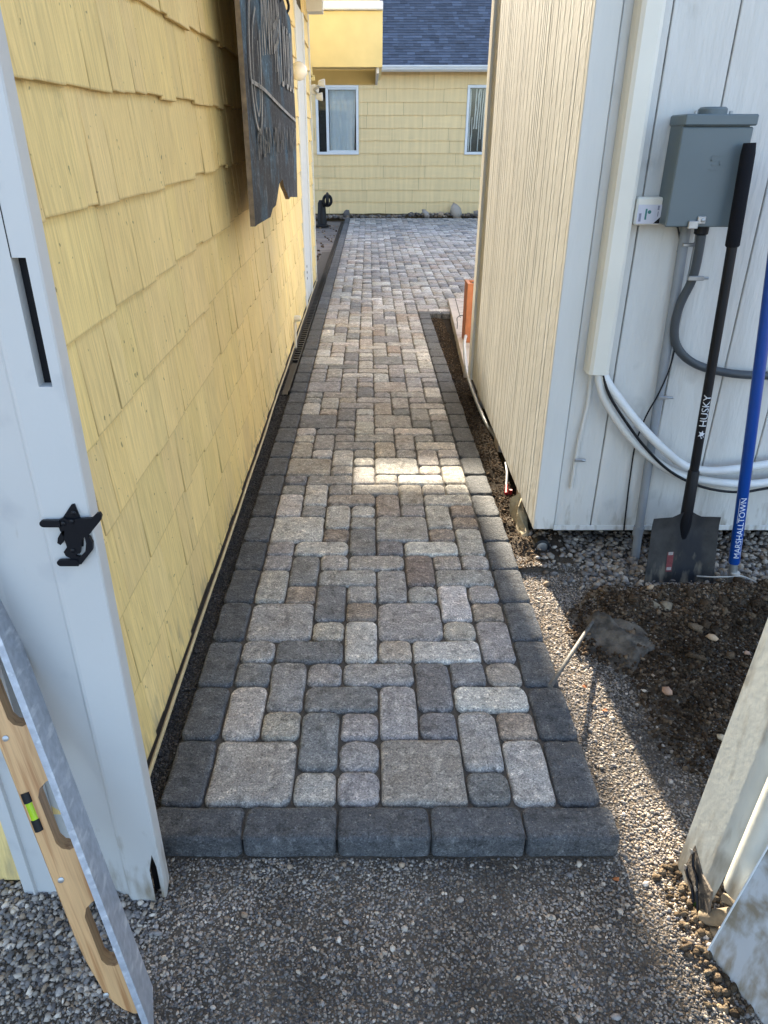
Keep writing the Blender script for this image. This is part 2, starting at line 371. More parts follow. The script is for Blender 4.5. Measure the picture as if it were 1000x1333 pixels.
o = pebbles('soil_clods', P, S, 'soil', SO, smooth=True, jit=.45, tone=.7)
prop(o, 'dark brown crumbled soil dug up in front of the shed', 'soil', kind='stuff')
P, S = scatter(3600, .66, 1.9, 1.2, 2.40, lambda x, y: soilness(x, y) ** .4 * (.35 + .65 * (nz(x, y, 31, 5) > 0)), .0015, .0052, .9)
prop(pebbles('soil_grit', P, S, tone=.5, bright=.55, jit=.34), 'small stones mixed into the dug soil', 'grit', kind='stuff')
P, S = scatter(90, .82, 1.8, 1.85, 2.40, lambda x, y: soilness(x, y), .012, .030, .4)
prop(pebbles('earth_lumps', P, S, 'soil', SO, smooth=True, jit=.5, tone=.5), 'bigger lumps of dark earth on the heap by the shovel', 'soil', kind='stuff')
P, S = [], []
for i in range(700):
    a = rnd.random() * 6.283; q_ = rnd.uniform(.75, 1.25); P.append((.905 + .165 * q_ * math.cos(a), 2.06 + .19 * q_ * math.sin(a), -.052 + .02 * rnd.random())); S.append(rnd.uniform(.002, .010))
prop(pebbles('fabric_soil', P, S, 'soil', SO, smooth=True, jit=.45), 'loose soil banked round the black fabric', 'soil', kind='stuff')
P, S = scatter(6000, .605, .72, 2.5, 7.3, lambda x, y: 1, .002, .008, .4)
P = [(x, y, z) for x, y, z in P]
o = pebbles('bed_mulch', P, S, 'soil', SO, smooth=False, jit=.35)
prop(o, 'dark soil crumbs in the narrow bed between path edge and shed', 'soil', kind='stuff')
P, S = scatter(900, .66, .84, .82, 1.16, lambda x, y: sstep(.66, .75, x) * .9, .003, .013, .5)
prop(pebbles('mud_crumbs', P, S, 'soil', np.array([(.14, .115, .088), (.09, .074, .056), (.20, .17, .13)]), jit=.35), 'brown muddy crumbs heaped at the foot of the right gate', 'mud', kind='stuff')
P, S = [], []
for i in range(380):
    y = 1.2 + 5.5 * rnd.random() ** 1.6; x = PX0 + 10 * U * (rnd.random() if i % 3 else 1 - .12 * rnd.random() ** 2)
    P.append((x, y, .0012)); S.append(rnd.uniform(.0008, .0024))
prop(pebbles('grit', P, S, tone=.5), 'loose grit and crumbs scattered over the pavers', 'grit', kind='stuff')
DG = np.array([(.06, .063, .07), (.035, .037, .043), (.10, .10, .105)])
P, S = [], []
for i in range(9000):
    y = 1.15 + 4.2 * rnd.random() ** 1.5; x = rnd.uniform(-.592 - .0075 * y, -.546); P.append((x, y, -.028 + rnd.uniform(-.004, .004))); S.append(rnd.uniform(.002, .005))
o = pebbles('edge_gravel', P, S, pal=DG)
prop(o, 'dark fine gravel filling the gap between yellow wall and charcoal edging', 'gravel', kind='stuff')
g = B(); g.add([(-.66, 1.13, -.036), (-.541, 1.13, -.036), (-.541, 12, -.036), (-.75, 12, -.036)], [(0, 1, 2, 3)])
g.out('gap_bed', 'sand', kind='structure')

# ------------------------------------------------------------------ paver path
path = thing('paver_path', (0, 1.2, 0), 'x', 'x'); del path['label']; del path['category']; prop(path, kind='structure')
def stone(x0, x1, y0, y1, z=0., th=.06, near=True, r=None, j=.0024):
    x0 += j; x1 -= j; y0 += j; y1 -= j
    r = r or rnd.uniform(.017, .031); q = 3 if near else 1
    pts = []
    for cx, cy, a0 in ((x1 - r, y1 - r, 0), (x0 + r, y1 - r, 90), (x0 + r, y0 + r, 180), (x1 - r, y0 + r, 270)):
        rr = r * rnd.uniform(.75, 1.25) if near else r
        ccx = cx + (r - rr) * (1 if a0 in (0, 270) else -1); ccy = cy + (r - rr) * (1 if a0 < 180 else -1)
        for k in range(q + 1):
            a = R(a0 + 90 * k / q); pts.append((ccx + rr * math.cos(a), ccy + rr * math.sin(a)))
        if near:      # a mid point on the following edge, slightly uneven
            pass
    if near:
        out = []
        n = len(pts)
        for i in range(n):
            p, p2 = pts[i], pts[(i + 1) % n]; out.append(p)
            L = math.dist(p, p2)
            if L > .03:
                for f in (.33, .67):
                    out.append((p[0] + (p2[0] - p[0]) * f + rnd.uniform(-.0024, .0024), p[1] + (p2[1] - p[1]) * f + rnd.uniform(-.0024, .0024)))
        pts = [(a + rnd.uniform(-.0010, .0010), b + rnd.uniform(-.0010, .0010)) for a, b in out]
    cx, cy = (x0 + x1) / 2, (y0 + y1) / 2; tx, ty = rnd.uniform(-.018, .018), rnd.uniform(-.018, .018)
    def ring(ins, dz):
        V = []
        for a, b in pts:
            dx, dy = a - cx, b - cy; L = math.hypot(dx, dy)
            f = 1 - ins / L; aa, bb = cx + dx * f, cy + dy * f
            jit = rnd.uniform(-.0006, .0006) if near and ins else 0
            V.append((aa, bb, z + dz + jit + (aa - cx) * tx + (bb - cy) * ty))
        return V
    n = len(pts)
    rings = [ring(0, -th), ring(0, -.012), ring(.0016, -.0062), ring(.0050, -.0026), ring(.0105, -.0008), ring(.019, 0)] if near else [ring(0, -.02), ring(0, -.006), ring(.006, 0)]
    V = sum(rings, []); m_ = len(rings)
    F = [(i * n + k, i * n + (k + 1) % n, (i + 1) * n + (k + 1) % n, (i + 1) * n + k) for i in range(m_ - 1) for k in range(n)]
    F.append(tuple((m_ - 1) * n + k for k in range(n)))
    return V, F
# machine-laid pattern: 4 columns by 6 rows, then repeated
PAT = [(0, 0, 2, 2), (2, 0, 1, 1), (2, 1, 1, 2), (3, 5, 1, 2), (3, 1, 1, 1), (3, 2, 1, 1), (0, 2, 1, 2), (1, 2, 1, 1), (1, 3, 1, 2),
       (2, 3, 2, 1), (3, 4, 2, 1), (2, 4, 1, 1), (0, 5, 1, 1), (1, 5, 2, 1)]
LG, MG, DK, TN, BR, WM = (.41, .40, .385), (.275, .27, .265), (.175, .178, .183), (.315, .29, .26), (.25, .215, .187), (.32, .307, .29)
PALP = [LG, MG, DK, TN, BR, WM]
NEARC = {(0, 0, 2, 2): WM, (2, 0, 1, 1): WM, (3, 0, 1, 1): MG, (4, 0, 2, 2): (.24, .225, .205), (6, 0, 1, 1): (.13, .13, .13), (7, 0, 1, 2): WM, (2, 1, 1, 2): DK,
         (3, 1, 1, 1): MG, (3, 2, 1, 1): MG, (6, 1, 1, 2): MG, (0, 2, 1, 2): LG, (1, 2, 1, 1): TN, (1, 3, 1, 2): MG, (2, 3, 2, 1): DK, (4, 2, 1, 2): MG, (5, 2, 1, 1): DK,
         (5, 3, 1, 2): DK, (6, 3, 2, 1): LG, (7, 2, 1, 1): BR, (0, 4, 1, 1): DK, (2, 4, 1, 1): MG, (3, 4, 2, 1): MG, (6, 4, 1, 1): DK, (7, 4, 1, 1): TN,
         (0, 5, 1, 1): MG, (1, 5, 2, 1): DK, (3, 5, 1, 2): LG, (4, 5, 1, 1): TN, (5, 5, 2, 1): LG, (7, 5, 1, 2): MG,
         (0, 6, 2, 2): MG, (2, 6, 1, 1): TN, (2, 7, 1, 2): DK, (3, 7, 1, 1): BR, (3, 8, 1, 1): MG, (4, 6, 2, 2): MG, (6, 6, 1, 1): TN, (6, 7, 1, 2): LG, (7, 7, 1, 1): BR,
         (7, 8, 1, 1): MG, (0, 8, 1, 2): WM, (1, 8, 1, 1): BR, (1, 9, 1, 2): DK, (2, 9, 2, 1): MG, (4, 8, 1, 2): MG, (5, 8, 1, 1): MG, (5, 9, 1, 2): (.19, .165, .15), (6, 9, 2, 1): MG,
         (1, 11, 2, 1): LG, (3, 11, 1, 2): DK, (4, 11, 1, 1): DK, (5, 11, 2, 1): LG, (7, 11, 1, 2): WM, (0, 12, 2, 2): LG, (2, 12, 1, 1): BR, (4, 12, 2, 2): MG, (6, 12, 1, 1): BR,
         (7, 13, 1, 1): BR, (0, 14, 1, 2): LG, (6, 13, 1, 2): LG, (7, 14, 1, 1): BR}
ix0, iy0 = PX0 + U, PY0
def tcol(c, k=.10):
    v = 1 + rnd.uniform(-k, k); return tuple(x * v * (1 + rnd.uniform(-.02, .02)) for x in c)
stones = []
YEND = 17.42
nrow = int((YEND - PY0) / U)
WIDE = 53
for I in range(0, 9):
    for J in range(-1, nrow // 6 + 1):
        for (c, r_, w_, h_) in PAT:
            c0, r0 = I * 4 + c, J * 6 + r_; c1, r1 = c0 + w_, r0 + h_
            for (cw0, cw1, rw0, rw1) in (((0, 8, 0, nrow),) + (((8, 32, WIDE, nrow),))):
                a0, a1, b0, b1 = max(c0, cw0), min(c1, cw1), max(r0, rw0), min(r1, rw1)
                if a1 <= a0 or b1 <= b0: continue
                if cw0 == 8 and c0 < 8: continue            # whole stones cross the joining line
                if cw0 == 0 and r0 >= WIDE and c1 > 8: a1 = c1
                stones.append((a0, b0, a1 - a0, b1 - b0))
# first column wraps: cut stones at the left edge
for J in range(-1, nrow // 6 + 1):
    r0 = J * 6 + 4
    if 0 <= r0 < nrow: stones.append((0, r0, 1, 1))
seen = set(); uniq = []
for s_ in stones:
    k = (s_[0], s_[1])
    if k in seen: continue
    seen.add(k); uniq.append(s_)
uniq = [q for q in uniq if (q[0], q[1]) not in ((7, 0), (7, 1))] + [(7, 0, 1, 2)]
uniq.sort(key=lambda q: (q[1], q[0]))
far = B(); count = 0
for (a, b_, w_, h_) in uniq:
    x0, y0 = ix0 + a * U, iy0 + b_ * U
    if x0 > 2.9: continue
    c = NEARC.get((a, b_, w_, h_))
    if c is None:
        wts = [.24, .28, .14, .14, .06, .14] if w_ * h_ < 4 else [.15, .45, .1, .1, 0, .2]
        c = rnd.choices(PALP, wts)[0]
    c = tcol(c); near = count < 300
    zz = rnd.uniform(-.0022, .0018)
    V, F = stone(x0, x0 + w_ * U, y0, y0 + h_ * U, zz, near=near)
    if near: make('paver', V, F, 'paver', path, True, [c] * len(V)); count += 1
    else: far.add(V, F, c)
far.out('paver_field', 'paver', path, True, angle=None, kind='stuff')
CH = (.078, .083, .090)
def edging(x0, x1, y0, y1):
    k = rnd.uniform(.8, 1.25); c = tuple(v * k for v in CH)
    V, F = stone(x0, x1, y0, y1, rnd.uniform(-.001, .001), r=rnd.uniform(.017, .027), th=.062)
    make('edging_block', V, F, 'paver', path, True, [c] * len(V))
y = PY0; k = 0
while y < YEND - .1:
    L = 2 * U * rnd.uniform(.99, 1.01); edging(PX0, PX0 + U, y, y + L)
    if k < 26: edging(PX0 + 9 * U, PX0 + 10 * U, y, y + L)
    y += 2 * U; k += 1
edging(PX0 + 9 * U, PX0 + 11 * U, iy0 + 52 * U, iy0 + 53 * U); edging(PX0 + 11 * U, PX0 + 13 * U, iy0 + 52 * U, iy0 + 53 * U)
fw = (10 * U + .022) / 5
for i in range(5):
    xa = PX0 - .004 + i * fw
    V, F = stone(xa, xa + fw, PY0 - .104, PY0 - .001, .001, r=.017, th=.063)
    kk = rnd.uniform(.8, 1.05); make('edging_block', V, F, 'paver', path, True, [tuple(v * kk for v in CH)] * len(V))
g = B(); g.add([(PX0 + .004, PY0 - .09, -.0155), (PX0 + 10 * U - .004, PY0 - .09, -.0155), (PX0 + 10 * U - .004, iy0 + 52 * U, -.0155), (PX0 + .004, iy0 + 52 * U, -.0155)], [(0, 1, 2, 3)])
g.add([(PX0 + .004, iy0 + 52 * U, -.0155), (3, iy0 + 52 * U, -.0155), (3, YEND, -.0155), (PX0 + .004, YEND, -.0155)], [(0, 1, 2, 3)])
g.out('joint_sand', 'sand', path)

# ------------------------------------------------------------------ near yellow house (left)
house = thing('yellow_house', (-.6, 1.13, -.06), 'yellow shingled house wall running along the left of the paver path', 'house')
HY0, HY1 = 1.13, 9.3
def wx(y): return -.612 - .0075 * y          # sheathing plane
g = B()
g.add([(wx(HY0), HY0, -.09), (wx(HY1), HY1, -.09), (wx(HY1), HY1, 3.1), (wx(HY0), HY0, 3.1),
       (-3.5, HY0, -.09), (-3.5, HY1, -.09), (-3.5, HY1, 3.1), (-3.5, HY0, 3.1)],
      [(0, 1, 2, 3), (4, 0, 3, 7), (5, 4, 7, 6), (1, 5, 6, 2), (3, 2, 6, 7)])
g.out('wall', 'dark_gap', house)
EXP = .226
sh = []
DOOR0, DOOR1 = 7.55, 8.45
for n_ in range(-1, 14):
    zb0 = 1.563 - .226 * 7 + n_ * EXP
    y = HY0 + .004 + rnd.uniform(-.05, 0)
    while y < HY1:
        L = rnd.choice([.07, .10, .12, .14, .16, .18, .21, .24]) * rnd.uniform(.9, 1.1)
        y0, y1 = max(y, HY0 + .002), min(y + L, HY1 - .002); y += L
        if y1 - y0 < .02: continue
        if y0 < DOOR1 and y1 > DOOR0:
            if y0 < DOOR0 - .03: y1 = DOOR0 - .004
            elif y1 > DOOR1 + .03: y0 = DOOR1 + .004
            else: continue
        sh.append((y0, y1, zb0, n_))
sh.sort(key=lambda q: math.hypot(q[0], q[2] - 1.2) - .4 * (q[2] < 1.6))
rest = B(); count = 0
for (y0, y1, zb0, n_) in sh:
    jit = rnd.choice([0, 0, .003, .007, -.005, .011, -.003]); zb = zb0 + .02 * (y0 + y1) / 2 + jit
    if n_ == -1: zb = max(zb, .012)
    zt = zb0 + .02 * (y0 + y1) / 2 + EXP + .022
    if zt < .05: continue
    zb = max(zb, .012)
    gp = rnd.choice([.0007, .0009, .0012, .0015, .0028]); a, b_ = y0 + gp, y1 - gp
    pr = .020 + rnd.uniform(-.003, .003); sk = rnd.uniform(-.0012, .0012); th = .011
    tl = rnd.uniform(-.002, .002); ch = .0015
    def q(yy, off, z): return (wx(yy) + off, yy, z)
    V = [q(a, pr - th, zb), q(b_, pr - th, zb + tl), q(a + ch, pr + sk, zb + .0008), q(b_ - ch, pr - sk, zb + tl + .0008),
         q(a, .0005, zt), q(b_, .0005, zt), q(a + ch, .0045, zt), q(b_ - ch, .0045, zt), q(a, pr - .002 + sk, zb), q(b_, pr - .002 - sk, zb + tl), q(a, .0025, zt), q(b_, .0025, zt)]
    F = [(12, 13, 7, 6), (2, 3, 13, 12), (0, 1, 9, 8), (8, 9, 3, 2), (4, 6, 7, 5), (0, 8, 10, 4), (8, 2, 12), (8, 12, 6, 10), (9, 1, 5, 11), (3, 9, 13), (13, 9, 11, 7)]
    hb = .006; V += [q(a + ch, pr + sk - hb * .09, zb + hb), q(b_ - ch, pr - sk - hb * .09, zb + tl + hb)]
    k = rnd.uniform(.93, 1.06); c = (k, k * rnd.uniform(.985, 1.01), k * rnd.uniform(.95, 1.04))
    T = [c] * len(V)
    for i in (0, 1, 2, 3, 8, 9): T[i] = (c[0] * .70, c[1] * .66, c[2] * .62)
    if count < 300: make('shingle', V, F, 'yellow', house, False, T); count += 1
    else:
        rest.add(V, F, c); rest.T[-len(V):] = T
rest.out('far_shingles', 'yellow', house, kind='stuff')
# short return of the wall behind the gate, same shingles
for n_ in range(0, 10):
    x = -1.9
    while x < -.63:
        L = rnd.choice([.12, .16, .2, .24]); x1 = min(x + L, -.625)
        zb = -.05 + n_ * EXP + rnd.uniform(-.004, .004); zt = zb + EXP + .02
        V = [(x + .001, HY0 - .02, zb), (x1 - .001, HY0 - .02, zb), (x1 - .001, HY0 - .004, zt), (x + .001, HY0 - .004, zt), (x + .001, HY0 - .001, zb), (x1 - .001, HY0 - .001, zb), (x1 - .001, HY0 - .001, zt), (x + .001, HY0 - .001, zt)]
        k = rnd.uniform(.93, 1.05)
        make('shingle', V, [(0, 1, 2, 3), (4, 5, 1, 0), (0, 3, 7, 4), (1, 5, 6, 2), (3, 2, 6, 7)], 'yellow', house, False, [(k, k, k)] * 8)
        x += L
b = B().tube([(-.580 - .0075 * y_ + .004 * nz(y_, 3, 0, 1.5), y_, -.002 + .004 * nz(y_, 0, 1, 1.3)) for y_ in np.arange(1.15, 9.4, .25)], .0062, 8)
prop(b.out('base_trim', 'trim_tan', house, True), 'thin tan pipe moulding along the foot of the wall')
# far end board (white), closing strip and eave
b = B().box(wx(8) - .01, wx(8) + .028, DOOR0, DOOR0 + .16, -.02, 2.62, .004); b.box(wx(8) - .01, wx(8) + .016, DOOR0 + .163, DOOR1 - .1, .0, 2.62); b.box(wx(8) - .01, wx(8) + .030, DOOR1 - .097, DOOR1, -.02, 2.62, .004)
b.out('white_board', 'white_trim', house)
b = B()
for z in (.22, .28, .34): b.box(wx(8) + .016, wx(8) + .020, DOOR0 + .30, DOOR0 + .33, z, z + .022)
b.out('slot', 'black', house)
B().box(wx(9.3) - .05, wx(9.3) + .030, HY1, HY1 + .025, -.05, 2.9, .003).out('corner_trim', 'white_trim', house)
ez = 2.9
eave = [(.06, 9.44), (.17, 8.2), (.178, 7.45), (.25, 7.05), (.28, 1.0)]  # unseen eave edge, bent to place the border of the sun strip
n_ = len(eave); b = B()
V = [(x, y, ez) for x, y in eave] + [(x, y, ez + .16) for x, y in eave] + [(-.75, y, ez) for x, y in eave] + [(-3.6, y, ez + 1.9) for x, y in eave]
F = [(2 * n_ + i, i, i + 1, 2 * n_ + i + 1) for i in range(n_ - 1)] + [(n_ + i, 3 * n_ + i, 3 * n_ + i + 1, n_ + i + 1) for i in range(n_ - 1)]
F += [(i, n_ + i, n_ + i + 1, i + 1) for i in range(n_ - 1)] + [(0, 2 * n_, 3 * n_, n_), (n_ - 1, 2 * n_ - 1, 4 * n_ - 1, 3 * n_ - 1)]
b.add(V, F); b.out('roof', 'yellow_smooth', house)
B().box(-.75, -.50, 9.20, 9.435, 2.745, 2.897).out('sun_blocker', 'white_trim', house)  # added box at the eave end, cuts off the sun patch on its left

# hose bib pipe on the wall foot
t = thing('hose_bib', (-.60, 5.95, 0), 'small cream stub pipe with valve at the foot of the yellow wall', 'pipe')
B().tube([(-.615, 5.95, -.02), (-.613, 5.95, .19), (-.60, 5.94, .215)], .012, 10).out('pipe', 'cream', t, True)
B().lathe((-.588, 5.94, .225), [(.004, -.028), (.022, -.026), (.026, 0), (.022, .026), (.004, .028)], 12, 'x').out('valve', 'cream', t, True)

# wall lamps at the end of the wall
t = thing('globe_lamp', (-.64, 7.42, 2.0), 'round white globe lamp on the yellow wall above the black sign', 'lamp')
B().lathe((-.60, 7.15, 2.045), [(.01, -.072), (.043, -.059), (.068, -.025), (.073, 0), (.067, .028), (.043, .056), (.01, .070)], 20).out('globe', 'globe', t, True)
B().lathe((-.67, 7.15, 2.045), [(.05, 0), (.05, .02), (.025, .03), (.022, .06)], 14, 'x').out('bracket', 'white_trim', t, True)
t = thing('flood_lamp', (-.64, 9.36, 2.0), 'twin white flood lamp fixed at the far corner of the yellow wall', 'lamp')
B().lathe((-.62, 9.34, 2.03), [(.055, 0), (.055, .02), (.03, .035)], 14, 'y').out('base_plate', 'white_trim', t, True)
for dx, dz, ax in ((.09, .06, 1), (.06, -.07, 1)):
    B().lathe((-.62 + dx, 9.27, 2.03 + dz), [(.018, -.04), (.03, -.025), (.042, .02), (.042, .035), (.034, .037)], 14, 'x').out('lamp_head', 'white_trim', t, True)
B().tube([(-.62, 9.3, 2.03), (-.54, 9.27, 2.07), (-.53, 9.27, 2.09)], .012).tube([(-.62, 9.3, 2.03), (-.57, 9.27, 1.98)], .012).out('arm', 'steel', t, True)
B().box(-.655, -.635, 9.345, 9.37, 2.15, 2.30, .002).box(-.66, -.61, 9.345, 9.38, 2.12, 2.17, .003).out('junction_box', 'yellow_smooth', t)

# ------------------------------------------------------------------ hanging sign
t = thing('wooden_sign', (-.5, 3.35, 1.6), 'weathered black and blue wooden sign with worn white lettering hanging on the yellow wall', 'sign')
prof = [(3.36, 1.175), (3.44, 1.175), (3.9, 1.168), (4.0, 1.20), (4.15, 1.205), (4.24, 1.235), (4.30, 1.26), (4.38, 1.30), (4.54, 1.315), (4.60, 1.27), (4.72, 1.235), (4.84, 1.19), (4.95, 1.20), (5.2, 1.18), (5.45, 1.165), (5.53, 1.6), (5.52, 2.0), (5.51, 2.13), (5.44, 2.20), (5.22, 2.22), (5.0, 2.26), (4.9, 2.22), (4.75, 2.34), (4.4, 2.5), (3.9, 2.58), (3.5, 2.55), (3.36, 2.5)]
yz = lambda u, v, d: (d, u, v)
sx = -.500
n_ = len(prof); V = [(sx + .006 * nz(p[0], p[1], 0, 3), *p) for p in prof] + [(sx - .02, *p) for p in prof]
make('board', V, [tuple(range(n_))], 'sign', t)
ring_ = [(i, n_ + i, n_ + (i + 1) % n_, (i + 1) % n_) for i in range(n_)]
make('board_edge', V, ring_ + [tuple(range(n_, 2 * n_))[::-1]], 'signedge', t)
def stroke(bd, pts, wd, k=3):
    P = [Vector((p[0], p[1])) for p in pts]; Q = []
    for i in range(len(P) - 1):
        a, b1, c, d = P[max(i - 1, 0)], P[i], P[i + 1], P[min(i + 2, len(P) - 1)]
        for s_ in range(k):
            u = s_ / k; Q.append(.5 * ((2 * b1) + (c - a) * u + (2 * a - 5 * b1 + 4 * c - d) * u * u + (3 * b1 - a - 3 * c + d) * u ** 3))
    Q.append(P[-1]); V = []
    for i, p in enumerate(Q):
        T = (Q[min(i + 1, len(Q) - 1)] - Q[max(i - 1, 0)]).normalized(); N = Vector((-T.y, T.x)) * wd / 2
        for s_ in (1, -1): V.append((sx + .0085, p.x + N.x * s_, p.y + N.y * s_))
    bd.add(V, [(2 * i, 2 * i + 1, 2 * i + 3, 2 * i + 2) for i in range(len(Q) - 1)])
b = B()     # big looped script capital, run of script, underline
stroke(b, [(3.98, 2.14), (3.85, 2.19), (3.7, 2.15), (3.58, 2.04), (3.50, 1.88), (3.49, 1.72), (3.55, 1.60), (3.64, 1.545), (3.73, 1.57), (3.79, 1.66), (3.82, 1.80), (3.84, 1.95)], .022, 5)
stroke(b, [(3.74, 2.02), (3.62, 1.93), (3.57, 1.80), (3.58, 1.68), (3.65, 1.61), (3.72, 1.66), (3.74, 1.78), (3.75, 1.9)], .014, 5)
for i, (ya, zl, zh) in enumerate([(3.92, 1.86, 2.12), (4.02, 1.88, 2.14), (4.10, 1.88, 2.20), (4.20, 1.89, 2.12), (4.30, 1.9, 2.16), (4.42, 1.83, 2.24), (4.54, 1.78, 2.26), (4.62, 1.92, 2.16)]):
    stroke(b, [(ya, zl), (ya + .02, (zl + zh) / 2), (ya + .05, zh), (ya + .075, (zl + zh) / 2 + .02), (ya + .09, zl + .01)], .02, 3)
stroke(b, [(4.36, 2.02), (4.5, 2.05), (4.66, 2.10)], .03); stroke(b, [(4.40, 1.93), (4.55, 1.97), (4.66, 2.03)], .03)
stroke(b, [(3.49, 1.73), (3.9, 1.722), (4.4, 1.69), (5.0, 1.655), (5.46, 1.632)], .016, 4)
b.out('script_lettering', 'chalk', t)
b = B()     # tall block capitals, weathered past reading
for ya in (4.72, 4.86, 4.97, 5.08, 5.16, 5.28, 5.36):
    stroke(b, [(ya, 1.80), (ya + .004, 1.96), (ya, 2.10)], .034)
for ya in (4.72, 4.97, 5.16, 5.34): stroke(b, [(ya - .01, 1.80), (ya + .05, 1.80), (ya + .09, 1.802)], .026)
stroke(b, [(4.86, 2.09), (4.92, 2.05), (4.97, 1.84)], .026); stroke(b, [(5.08, 2.09), (5.13, 2.09), (5.17, 2.08)], .026)
b.out('block_lettering', 'chalk', t)
b = B()
random_y = 3.58
while random_y < 5.40:
    zc = 1.44 + .015 * (random_y - 3.5) + rnd.uniform(-.012, .012)
    stroke(b, [(random_y, zc), (random_y + .006, zc + .055), (random_y, zc + .11)], .020)
    if rnd.random() < .7: stroke(b, [(random_y, zc + rnd.choice([.0, .055, .11])), (random_y + .03, zc + rnd.choice([0, .055, .11])), (random_y + .055, zc + rnd.choice([.0, .055, .11]))], .014)
    random_y += rnd.choice([.06, .075, .09, .14])
b.out('worn_lettering', 'chalk_worn', t, kind='stuff')
for ya in (4.85, 5.24):
    B().tube([(sx - .01, ya, 2.19), (sx + .012, ya + .02, 2.24), (sx - .03, ya - .01, 2.36), (sx - .06, ya + .02, 2.5)], .008, 8, smoothn=4).out('hanger_hook', 'blackmetal', t, True)

# ------------------------------------------------------------------ ribbed drain channel along the far left
t = thing('drain_channel', (-.56, 5.0, -.03), 'black ribbed plastic drain channel between the yellow wall and charcoal edging', 'drain')
b = B()
def dxx(y): return -.592 - .001 * y
b.add([(dxx(4.7), 4.7, -.018), (-.546, 4.7, -.018), (-.546, 16.8, -.018), (dxx(16.8), 16.8, -.018)], [(0, 1, 2, 3)])
b.box(-.552, -.545, 4.7, 16.8, -.02, .004).out('channel', 'black', t)
b = B(); y = 5.5
while y < 16.7:
    b.box(dxx(y), -.552, y, y + .032, -.018, .0, .003); y += .072
b.out('grate', 'blackmetal', t, kind='stuff')

# ------------------------------------------------------------------ far house
fh = thing('far_house', (1, 17.8, -.05), 'pale yellow shingled house with blue grey roof closing the far end of the path', 'house')
FY = 17.8; EZ = 2.85
wins = [(-1.16, -.235, 1.27, 2.60), (2.10, 3.05, 1.27, 2.60)]
b = B()
for (xa, xb, za, zb) in [(-6, wins[0][0], -.1, EZ), (wins[0][1], wins[1][0], -.1, EZ), (wins[1][1], 8, -.1, EZ), (wins[0][0], wins[0][1], -.1, wins[0][2]), (wins[0][0], wins[0][1], wins[0][3], EZ),
                         (wins[1][0], wins[1][1], -.1, wins[1][2]), (wins[1][0], wins[1][1], wins[1][3], EZ)]:
    b.box(xa, xb, FY, FY + .12, za, zb)
b.box(-6, 8, FY + .13, FY + 9, -.1, EZ - .02)
b.out('wall', 'dark_gap', fh)
z = .06; n_ = 0
while z < EZ - .02:
    z1 = min(z + .247, EZ)
    x = -2.6 - rnd.uniform(0, .8)
    while x < 5:
        L = rnd.uniform(.75, 1.3); segs = [(x + .002, x + L - .002)]
        for (wa, wb, za, zb) in wins:
            ns = []
            for (a, c) in segs:
                if z1 > za + .02 and z < zb - .02 and c > wa and a < wb:
                    if a < wa: ns.append((a, wa - .002))
                    if c > wb: ns.append((wb + .002, c))
                else: ns.append((a, c))
            segs = ns
        segs = [(a, c, z, z1) for a, c in segs]
        for (wa, wb, za, zb) in wins:
            if z < za < z1 and x < wb and x + L > wa: segs.append((max(x, wa), min(x + L, wb), z, za - .003))
            if z < zb < z1 and x < wb and x + L > wa: segs.append((max(x, wa), min(x + L, wb), zb + .003, z1))
        for (a, c, zlo, zhi) in segs:
            if c - a < .03: continue
            m_ = max(2, int((c - a) / .12)); V = []; T = []
            k0 = rnd.uniform(.95, 1.05)
            for i in range(m_ + 1):
                xx = a + (c - a) * i / m_; dz = .010 * nz(xx, n_ * 3.1, 0, 2.6) + rnd.uniform(-.003, .003)
                if i == m_ or i == 0: dz = 0
                pr = .024 + rnd.uniform(-.002, .002)
                V += [(xx, FY - pr, zlo + dz), (xx, FY - .006, zhi + .006), (xx, FY - .002, zlo + dz)]; T += [(k0, k0, k0 * .98)] * 3
            F = []
            for i in range(m_):
                p = 3 * i; F += [(p, p + 3, p + 4, p + 1), (p + 2, p + 5, p + 3, p)]
            make('shingle_panel', V, F, 'yellow_far', fh, False, T)
        x += L
    z += .247; n_ += 1
